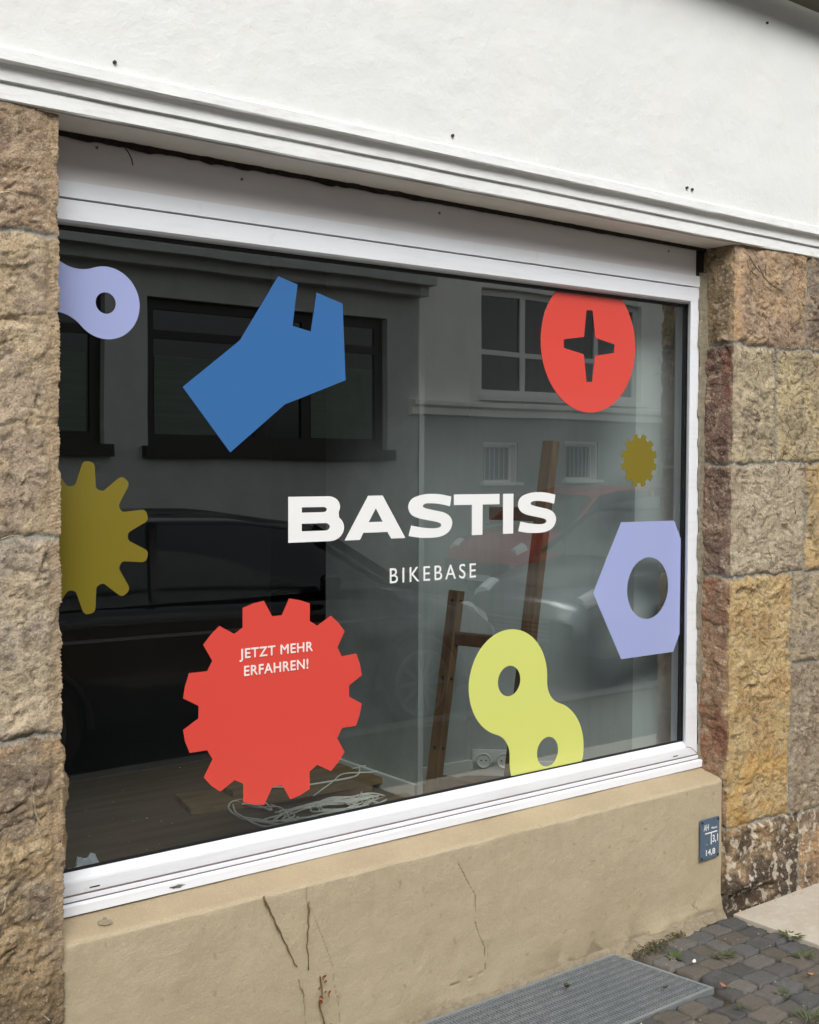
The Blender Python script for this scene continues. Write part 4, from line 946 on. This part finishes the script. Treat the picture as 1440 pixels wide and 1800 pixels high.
# boards and cable
m_board = mat('raw_board', (134,110,76), .75, noise=[((3,26,20), (92,72,48), .9, .4, .65), (50, (88,66,42), .35, .55, .75)])
def plank(a, b, wd_, th, zz, label):
    a = Vector((*a, zz+th/2)); b = Vector((*b, zz+th/2)); o = MB().bar(a, b, wd_, th).build('wooden_board', m_board, org=tuple((a+b)/2-Vector((0,0,th/2))), bevel=.002)
    tag(o, label, 'board', 'boards stacked on the shop floor')
plank((1.86,3.60),(2.50,3.46),.20,.022,.4505,'lowest wide board of the stack on the shop floor')
plank((2.05,3.44),(2.545,3.42),.10,.022,.473,'front board of the stack under the red gear decal')
plank((2.02,3.60),(2.52,3.56),.14,.022,.4735,'rear upper board of the stack on the shop floor')
plank((2.30,3.25),(2.62,3.17),.075,.018,.4505,'short dark board beside the wall pillar on the shop floor')
m_cable = mat('cable_white', (232,230,218), .5)
def cable(seed, pts, label, r=.0032):
    rs = random.Random(seed); P_ = catmull([(x, y, .455+h) for x, y, h in pts], 6, False)
    o = MB().tube(P_, r, 6).build('cable', m_cable, smooth=True, org=P_[0]); tag(o, label, 'cable', 'white cables dumped on the shop floor')
def loop(cx, cy, rx, ry, n, seed, h0=.0):
    rs = random.Random(seed); out = []
    for i in range(n*8):
        a = i/8*6.283; k = 1+rs.uniform(-.34,.30)+.15*math.sin(i*.7)
        out.append((cx+rx*k*math.cos(a)+.01*i/8, cy+ry*k*math.sin(a), h0+.006+.012*abs(math.sin(i*1.3+seed))))
    return out
cable(1, [(2.52,3.50,.05),(2.47,3.44,.045),(2.40,3.42,.045)]+[(2.2,3.44,.045),(2.08,3.50,.045)]+loop(1.985,3.34,.08,.14,3,4), 'white cable trailing over the boards into a loose coil')
cable(2, [(2.40,3.32,.02)]+loop(2.17,3.24,.17,.075,5,7)+[(2.36,3.20,.02)], 'white cable coil in front of the boards near the glass')
cable(3, [(2.05,3.32,.01)]+loop(2.28,3.25,.13,.06,4,11), 'tangled white cable coil beside the boards')
cable(4, [(2.50,3.52,.045),(2.56,3.47,.06),(2.53,3.42,.05),(2.43,3.47,.048),(2.33,3.40,.048),(2.22,3.35,.03)], 'thin white cable end curling on top of the boards', .0025)
m_foil = mat('crumpled_plastic', (208,212,220), .35, spec=.6)
me = bpy.data.meshes.new('crumpled_bag'); bm = bmesh.new(); bmesh.ops.create_icosphere(bm, subdivisions=4, radius=1)
for v in bm.verts:
    k = 1+.25*float(fbm(np.array([v.co.x*2.2+v.co.z*1.3]), np.array([v.co.y*2.2+4-v.co.z]), 741, 3)[0]); v.co = Vector((v.co.x*.050*k, v.co.y*.03*k, (v.co.z+.6)*.035*k))
bm.to_mesh(me); bm.free(); o = link('crumpled_bag', me, m_foil, None); o.location = (1.245, 2.90, .555); tag(o, 'small crumpled white plastic bag at the lower left corner behind the glass', 'bag')
o.location = (1.255, 2.97, .452); o.scale = (1.15,1.2,1.95)
rs = random.Random(31); mb = MB()
for i in range(70):
    x = rs.uniform(1.25,2.1); y = rs.uniform(3.0,4.1); s_ = rs.uniform(.0015,.006); v = [Vector((x+rs.uniform(-s_,s_), y+rs.uniform(-s_,s_), .4535+rs.uniform(0,s_*.5))) for _ in range(4)]; mb.add(v, [(0,1,2),(0,2,3),(0,3,1),(1,3,2)])
tag(mb.build('floor_crumbs', m_paper, org=(1.7,3.5,.45)), 'white crumbs of debris on the dark shop floor', 'debris', kind='stuff')

# ------------------------------------------------------------------ across the street (seen mirrored in the glass)
m_oppL = mat('dull_grey_render', (184,186,182), .9, noise=[(3, (156,158,154), .5, .4, .7)], bump=[(20, .3, .02)])
m_oppM = mat('pale_render', (240,239,233), .9, noise=[(3, (204,202,194), .4, .4, .7)], bump=[(20, .3, .02)])
m_oppB = mat('base_render', (150,152,146), .9, noise=[(3, (132,134,128), .5, .4, .7)], bump=[(20, .3, .02)])
m_brown = mat('dark_frame', (36,30,26), .5); m_blind = mat('pale_blind', (104,118,108), .7, noise=[((1,1,30), (86,98,90), .7, .4, .6)])
m_wfr = mat('white_window_frame', (226,226,222), .5); m_iron = mat('iron_bars', (180,180,176), .6); m_roof = mat('roof_tiles', (96,60,48), .85)
FYO = -8.5
def facade(name, x0, x1, zt_, label, mw, holes):
    e = empty(name, ((x0+x1)/2, FYO-3, 0), label, 'building')
    xs_ = sorted({x0, x1, *[h_[0] for h_ in holes], *[h_[1] for h_ in holes]}); zs_ = sorted({-.3, zt_, *[h_[2] for h_ in holes], *[h_[3] for h_ in holes]})
    mb_ = MB()
    for a_, b_ in zip(xs_[:-1], xs_[1:]):
        for c_, d_ in zip(zs_[:-1], zs_[1:]):
            cx, cz = (a_+b_)/2, (c_+d_)/2
            if any(h_[0] < cx < h_[1] and h_[2] < cz < h_[3] for h_ in holes): continue
            mb_.add([(a_,FYO,c_),(b_,FYO,c_),(b_,FYO,d_),(a_,FYO,d_)], [(0,1,2,3)])
    for h_ in holes:
        a_, b_, c_, d_ = h_[:4]
        mb_.add([(a_,FYO,c_),(b_,FYO,c_),(b_,FYO,d_),(a_,FYO,d_),(a_,FYO-.2,c_),(b_,FYO-.2,c_),(b_,FYO-.2,d_),(a_,FYO-.2,d_)], [(0,1,5,4),(1,2,6,5),(2,3,7,6),(3,0,4,7)])
    mb_.add([(x0,FYO,-.3),(x0,FYO-7,-.3),(x0,FYO-7,zt_),(x0,FYO,zt_)], [(0,1,2,3)]); mb_.add([(x1,FYO,-.3),(x1,FYO-7,-.3),(x1,FYO-7,zt_),(x1,FYO,zt_)], [(0,1,2,3)])
    sbuild(mb_, 'wall', mw, e)
    mr = MB(); mr.add([(x0,FYO+.3,zt_-.1),(x1,FYO+.3,zt_-.1),(x1,FYO-3.5,zt_+2),(x0,FYO-3.5,zt_+2),(x0,FYO-7,zt_),(x1,FYO-7,zt_)], [(0,1,2,3),(3,2,5,4)]); sbuild(mr, 'roof', m_roof, e)
    return e
def opp_window(e, a, b, c, d_, mf, fw_, bars, cross, blinds=(), sill=None, pm=None):
    p = bpy.data.objects.new('window', None); C.objects.link(p); p.parent = e; p.location = (0,0,0)
    y = FYO-.12; mb_ = MB(); mb_.box(a,b,y-.04,y,c,c+fw_); mb_.box(a,b,y-.04,y,d_-fw_,d_); mb_.box(a,a+fw_,y-.04,y,c+fw_,d_-fw_); mb_.box(b-fw_,b,y-.04,y,c+fw_,d_-fw_)
    for x in bars: mb_.box(x-fw_/2,x+fw_/2,y-.04,y,c+fw_,d_-fw_)
    for z_ in cross: mb_.box(a+fw_,b-fw_,y-.038,y-.002,z_-fw_*.4,z_+fw_*.4)
    o = mb_.build('frame', mf, None, org=tuple(e.location)); o.parent = p; o.location = (0,0,0)
    o = MB().add([(a,y-.03,c),(b,y-.03,c),(b,y-.03,d_),(a,y-.03,d_)], [(0,1,2,3)]).build('pane', pm or m_pane, None, org=tuple(e.location)); o.parent = p; o.location = (0,0,0)
    for (x0, x1, z0, z1) in blinds:
        o = MB().box(x0,x1,y-.028,y-.02,z0,z1).build('blind', m_blind, None, org=tuple(e.location)); o.parent = p; o.location = (0,0,0)
    if sill:
        o = MB().box(a-.08,b+.08,FYO-.1,FYO+.12,c-sill,c-.002).build('sill', mf, None, org=tuple(e.location)); o.parent = p; o.location = (0,0,0)
    return p
HL = [(2.4,6.22,1.86,3.78),(6.80,10.62,1.86,3.76),(-2.0,1.8,1.86,3.78),(-6.6,-2.8,1.86,3.78)]
HL += [(x, x+1.2, 5.4, 6.9) for x in (-5,-2,1,4,7,9.6)]
e = facade('grey_house', -14, 11.2, 8.2, 'dull grey house opposite with wide dark shop windows, seen mirrored in the glass', m_oppL, HL)
for a, b, c, d_ in HL[:4]:
    w1 = a+(b-a)*.65
    opp_window(e, a, b, c, d_, m_brown, .14, [w1, a+(b-a)*.45], [3.30], [(a+.16,a+(b-a)*.42,2.02,3.02),(w1+.1,b-.18,2.02,3.02)], .16)
for a, b, c, d_ in HL[4:]: opp_window(e, a, b, c, d_, m_wfr, .07, [(a+b)/2], [6.4], (), .08)
sbuild(MB().box(-14,11.2,FYO,FYO+.45,4.26,4.48).box(-14,11.2,FYO,FYO+.25,4.12,4.26), 'cornice', m_oppL, e)
HM = [(12.48,16.2,2.74,4.42),(12.52,13.22,1.36,1.96),(14.32,15.1,1.40,2.0),(12.9,14.4,5.6,7.2),(15.2,16.5,5.6,7.2)]
e = facade('pale_house', 11.2, 17.2, 8.8, 'pale rendered house opposite with a white casement window, seen mirrored in the glass', m_oppM, HM)
opp_window(e, *HM[0], m_wfr, .10, [13.45,15.2], [3.42], (), .08)
for h_ in HM[3:]: opp_window(e, *h_, m_wfr, .08, [(h_[0]+h_[1])/2], [], (), .08)
for h_ in HM[1:3]:
    p = opp_window(e, *h_, m_oppM, .04, [], [], (), .05)
    mb = MB(); x = h_[0]+.08
    while x < h_[1]-.05: mb.cyl((x,FYO-.05,h_[2]+.03),(x,FYO-.05,h_[3]-.03),.011,6); x += .10
    o = mb.build('bars', m_iron, None, org=tuple(e.location)); o.parent = p; o.location = (0,0,0)
mb = MB(); mb.extr([(FYO,2.38),(FYO+.10,2.40),(FYO+.10,2.50),(FYO+.18,2.54),(FYO+.18,2.60),(FYO,2.64)], 11.0, 17.2, closed=True); sbuild(mb, 'string_course', m_oppM, e)
mb = MB()
for a, b, c, d_ in ((11.202,12.50,-.2,2.378),(13.24,14.30,-.2,2.378),(15.12,17.19,-.2,2.378),(12.5,13.24,2.0,2.378),(14.30,15.12,2.04,2.378),(12.5,13.24,-.2,1.30),(14.30,15.12,-.2,1.34)): mb.box(a,b,FYO,FYO+.03,c,d_)
sbuild(mb, 'plinth', m_oppB, e)
HR = [(18.6,20.2,2.2,4.0),(21.6,23.2,2.2,4.0),(25,26.6,2.2,4.0),(18.6,20.2,5.2,7),(21.6,23.2,5.2,7),(25,26.6,5.2,7)]
e = facade('corner_house', 17.2, 30, 9.2, 'grey green house further down the opposite side, seen mirrored in the glass', m_oppB, HR)
for h_ in HR: opp_window(e, *h_, m_wfr, .08, [(h_[0]+h_[1])/2], [], (), .08)

# ------------------------------------------------------------------ parked cars
def car(name, x, y, zg, flip, paint, label, L_=4.3, H=1.44, wd_=1.76, kind='hatch'):
    e = empty(name, (x, y, zg), label, 'car', 'cars parked in the street', rz=math.pi if flip else 0)
    hw = wd_/2
    # longitudinal stations (0 rear .. L front): deck height, shoulder height, half width, floor
    st = [(0,.62,.55,.70,.34),(.04,.84,.70,.78,.28),(.18,.96,.82,.84,.24),(.6,1.0,.88,.87,.20),(1.2,1.0,.90,.88,.18),(2.2,.97,.88,.88,.18),(2.9,.95,.85,.88,.18),(3.25,.93,.82,.87,.20),(3.7,.86,.74,.85,.22),(4.05,.76,.66,.80,.24),(4.22,.66,.58,.72,.27),(4.3,.52,.48,.62,.32)]
    sc_ = L_/4.3; vs = []; fs = []; q_ = 16
    st2 = []
    for i in range(len(st)-1):
        for k in range(4):
            t = k/4; st2.append(tuple(st[i][j]*(1-t)+st[i+1][j]*t for j in range(5)))
    st2.append(st[-1])
    for (sx, zt_, zs_, w_, zf_) in st2:
        w_ = w_/.88*hw
        half = [(0,zf_),(w_*.90,zf_),(w_*.965,zf_+.06),(w_*.99,zf_+.2),(w_,(zf_+zs_)/2),(w_*.985,zs_-.05),(w_*.95,zs_+.02),(w_*.82,zt_-.01),(w_*.4,zt_+.012),(0,zt_+.015)]
        ring = half+[(-a_, b_) for a_, b_ in half[-2:0:-1]]
        q_ = len(ring); vs += [(sx*sc_-L_/2, a_, b_) for a_, b_ in ring]
    n_ = len(st2)
    for i in range(n_-1):
        for k in range(q_): fs.append((i*q_+k, i*q_+(k+1) % q_, (i+1)*q_+(k+1) % q_, (i+1)*q_+k))
    fs.append(tuple(range(q_))); fs.append(tuple((n_-1)*q_+k for k in range(q_)))
    lbuild(MB().add(vs, fs), 'body', paint, e, smooth=True)
    # cabin: glass shell with painted roof and pillars
    cb = [(.25,.98,.80),(.60,1.30,.70),(.95,H-.03,.66),(1.6,H,.66),(2.2,H-.01,.65),(2.75,H-.09,.66),(3.40,.95,.78)]
    def shell(z_in, grow, top_only):
        vs = []; fs = []
        pr = [tuple(np.interp(t, [c_[0] for c_ in cb], [c_[k] for c_ in cb]) for k in (1, 2)) for t in np.linspace(.25, 3.40, 26)]
        for t, (zr, wr) in zip(np.linspace(.25, 3.40, 26), pr):
            wb = .80*hw/.88; wr = wr*hw/.88; zr = max(zr, .97)
            row = [(wb, .95), (wr, zr-.04), (wr*.85, zr+grow), (0, zr+.015+grow), (-wr*.85, zr+grow), (-wr, zr-.04), (-wb, .95)]
            if top_only: row = [(wr+.004, zr-.045), (wr*.86, zr+grow), (0, zr+.016+grow), (-wr*.86, zr+grow), (-wr-.004, zr-.045)]
            vs.append([(t*sc_-L_/2, a_, b_) for a_, b_ in row])
        if top_only: vs = vs[4:21]
        m_ = len(vs[0]); flat_ = [p for r_ in vs for p in r_]
        for i in range(len(vs)-1):
            for k in range(m_-1): fs.append((i*m_+k, i*m_+k+1, (i+1)*m_+k+1, (i+1)*m_+k))
        return flat_, fs
    v, f = shell(0, 0, False); lbuild(MB().add(v, f), 'windows', m_pane, e, smooth=True)
    v, f = shell(0, .006, True); lbuild(MB().add(v, f), 'roof', paint, e, smooth=True)
    mb_ = MB()
    for s_ in (-1, 1):
        for (xa, za, wa, xb, zb, wb) in ((.42,.97,.79,.85,H-.05,.665),(1.55,.97,.80,1.60,H-.04,.665),(3.30,.97,.79,2.70,H-.10,.665)):
            mb_.bar((xa*sc_-L_/2, s_*(wa*hw/.88+.005), za), (xb*sc_-L_/2, s_*(wb*hw/.88+.006), zb), .05, .02, upv=(0,1,0))
    lbuild(mb_, 'pillar', paint, e)
    for (wx, s_) in ((.78,-1),(.78,1),(3.42,-1),(3.42,1)):
        x_ = wx*sc_-L_/2; y_ = s_*(hw-.10); R_w = .315
        t_ = lbuild(MB().tube([(x_, s_*(hw-.20), R_w), (x_, s_*(hw-.015), R_w), (x_, s_*(hw+.002), R_w)], [R_w, R_w, R_w-.02], 28), 'tyre', m_black, e)
        mb_ = MB()
        for k in range(10):
            a = k/10*6.283; mb_.bar((x_, s_*(hw+.004), R_w), (x_+.19*math.cos(a), s_*(hw+.008), R_w+.19*math.sin(a)), .03, .012, upv=(0,1,0))
        mb_.tube([(x_, s_*(hw-.02), R_w), (x_, s_*(hw+.006), R_w)], [.06,.05], 16)
        vs = []; fs = []
        for i in range(32):
            a = i/32*6.283
            for r, yy in ((.225,.0),(.215,.010),(.19,.006),(.188,-.02)): vs.append((x_+r*math.cos(a), s_*(hw+yy), R_w+r*math.sin(a)))
        for i in range(32):
            for j in range(3): fs.append((i*4+j, ((i+1) % 32)*4+j, ((i+1) % 32)*4+j+1, i*4+j+1))
        mb_.add(vs, fs); o = lbuild(mb_, 'rim', m_alu, t_)
        ar = []
        for k in range(17): a = math.pi*k/16; ar.append((x_+.36*math.cos(a), s_*(hw+.001), R_w+.36*math.sin(a)))
        lbuild(MB().tube(ar, .022, 6), 'wheel_arch', m_black, e)
    for s_ in (-1, 1):
        lbuild(MB().tube([(4.02*sc_-L_/2, s_*.60*hw/.88, .66), (4.17*sc_-L_/2, s_*.57*hw/.88, .63)], [.13,.09], 16), 'headlight', m_lamp, e)
        lbuild(MB().box(-L_/2-.005, -L_/2+.12, s_*.58-.10, s_*.58+.10, .70, .86), 'tail_light', m_tail, e)
        lbuild(MB().box(2.62*sc_-L_/2, 2.74*sc_-L_/2, s_*(hw-.02)-.08*(s_ < 0), s_*(hw-.02)+.08+.0*(s_ < 0), .94, 1.06), 'wing_mirror', paint, e, bevel=.02)
        lbuild(MB().bar((.3*sc_-L_/2, s_*(hw+.001), .80), (3.4*sc_-L_/2, s_*(hw-.002), .76), .014, .03, upv=(0,1,0)), 'trim_strip', m_trim, e)
    mb_ = MB()
    for k in range(5): mb_.box(4.24*sc_-L_/2, 4.315*sc_-L_/2, -.38, .38, .36+k*.035, .38+k*.035)
    lbuild(mb_, 'grille', m_alu, e)
    lbuild(MB().box(4.30*sc_-L_/2, 4.325*sc_-L_/2, -.26, .26, .27, .35), 'number_plate', m_sock, e)
    return e
m_alu = mat('alloy', (104,106,110), .45, metal=.5); m_lamp = mat('lamp_glass', (226,230,232), .1, spec=.8); m_tail = mat('tail_red', (150,20,16), .2); m_trim = mat('grey_trim', (120,124,128), .35, metal=.5)
pb = mat('black_paint', (14,15,17), .12, spec=.6); ps_ = mat('silver_paint', (118,122,124), .2, metal=.6); pr_ = mat('red_paint', (176,34,32), .2, spec=.6)
car('parked_car', 3.60, -1.36, -.13, False, pb, 'black hatchback parked at the kerb behind the viewer, mirrored in the glass')
car('parked_car', 8.85, -1.42, -.13, True, ps_, 'silver car facing the black one at the near kerb, mirrored in the glass', 4.5, 1.46)
car('parked_car', 12.2, -5.95, -.13, True, pr_, 'red car parked across the street before the pale house, mirrored in the glass', 4.1, 1.46)
car('parked_car', 3.6, -5.95, -.13, False, mat('slate_paint', (52,60,68), .2, spec=.6), 'dark slate car parked across the street behind the black one, mirrored in the glass', 4.3, 1.44)
m_pav = mat('pavement_concrete', (86,81,75), .9, noise=[(5, (76,72,66), .5, .4, .7), (60, (104,98,90), .4, .5, .75)], bump=[(90, .4, .003)])
tag(MB().box(-60,3.515,-.145,1.55,-.1,-.001).build('pavement', m_pav), kind='structure')
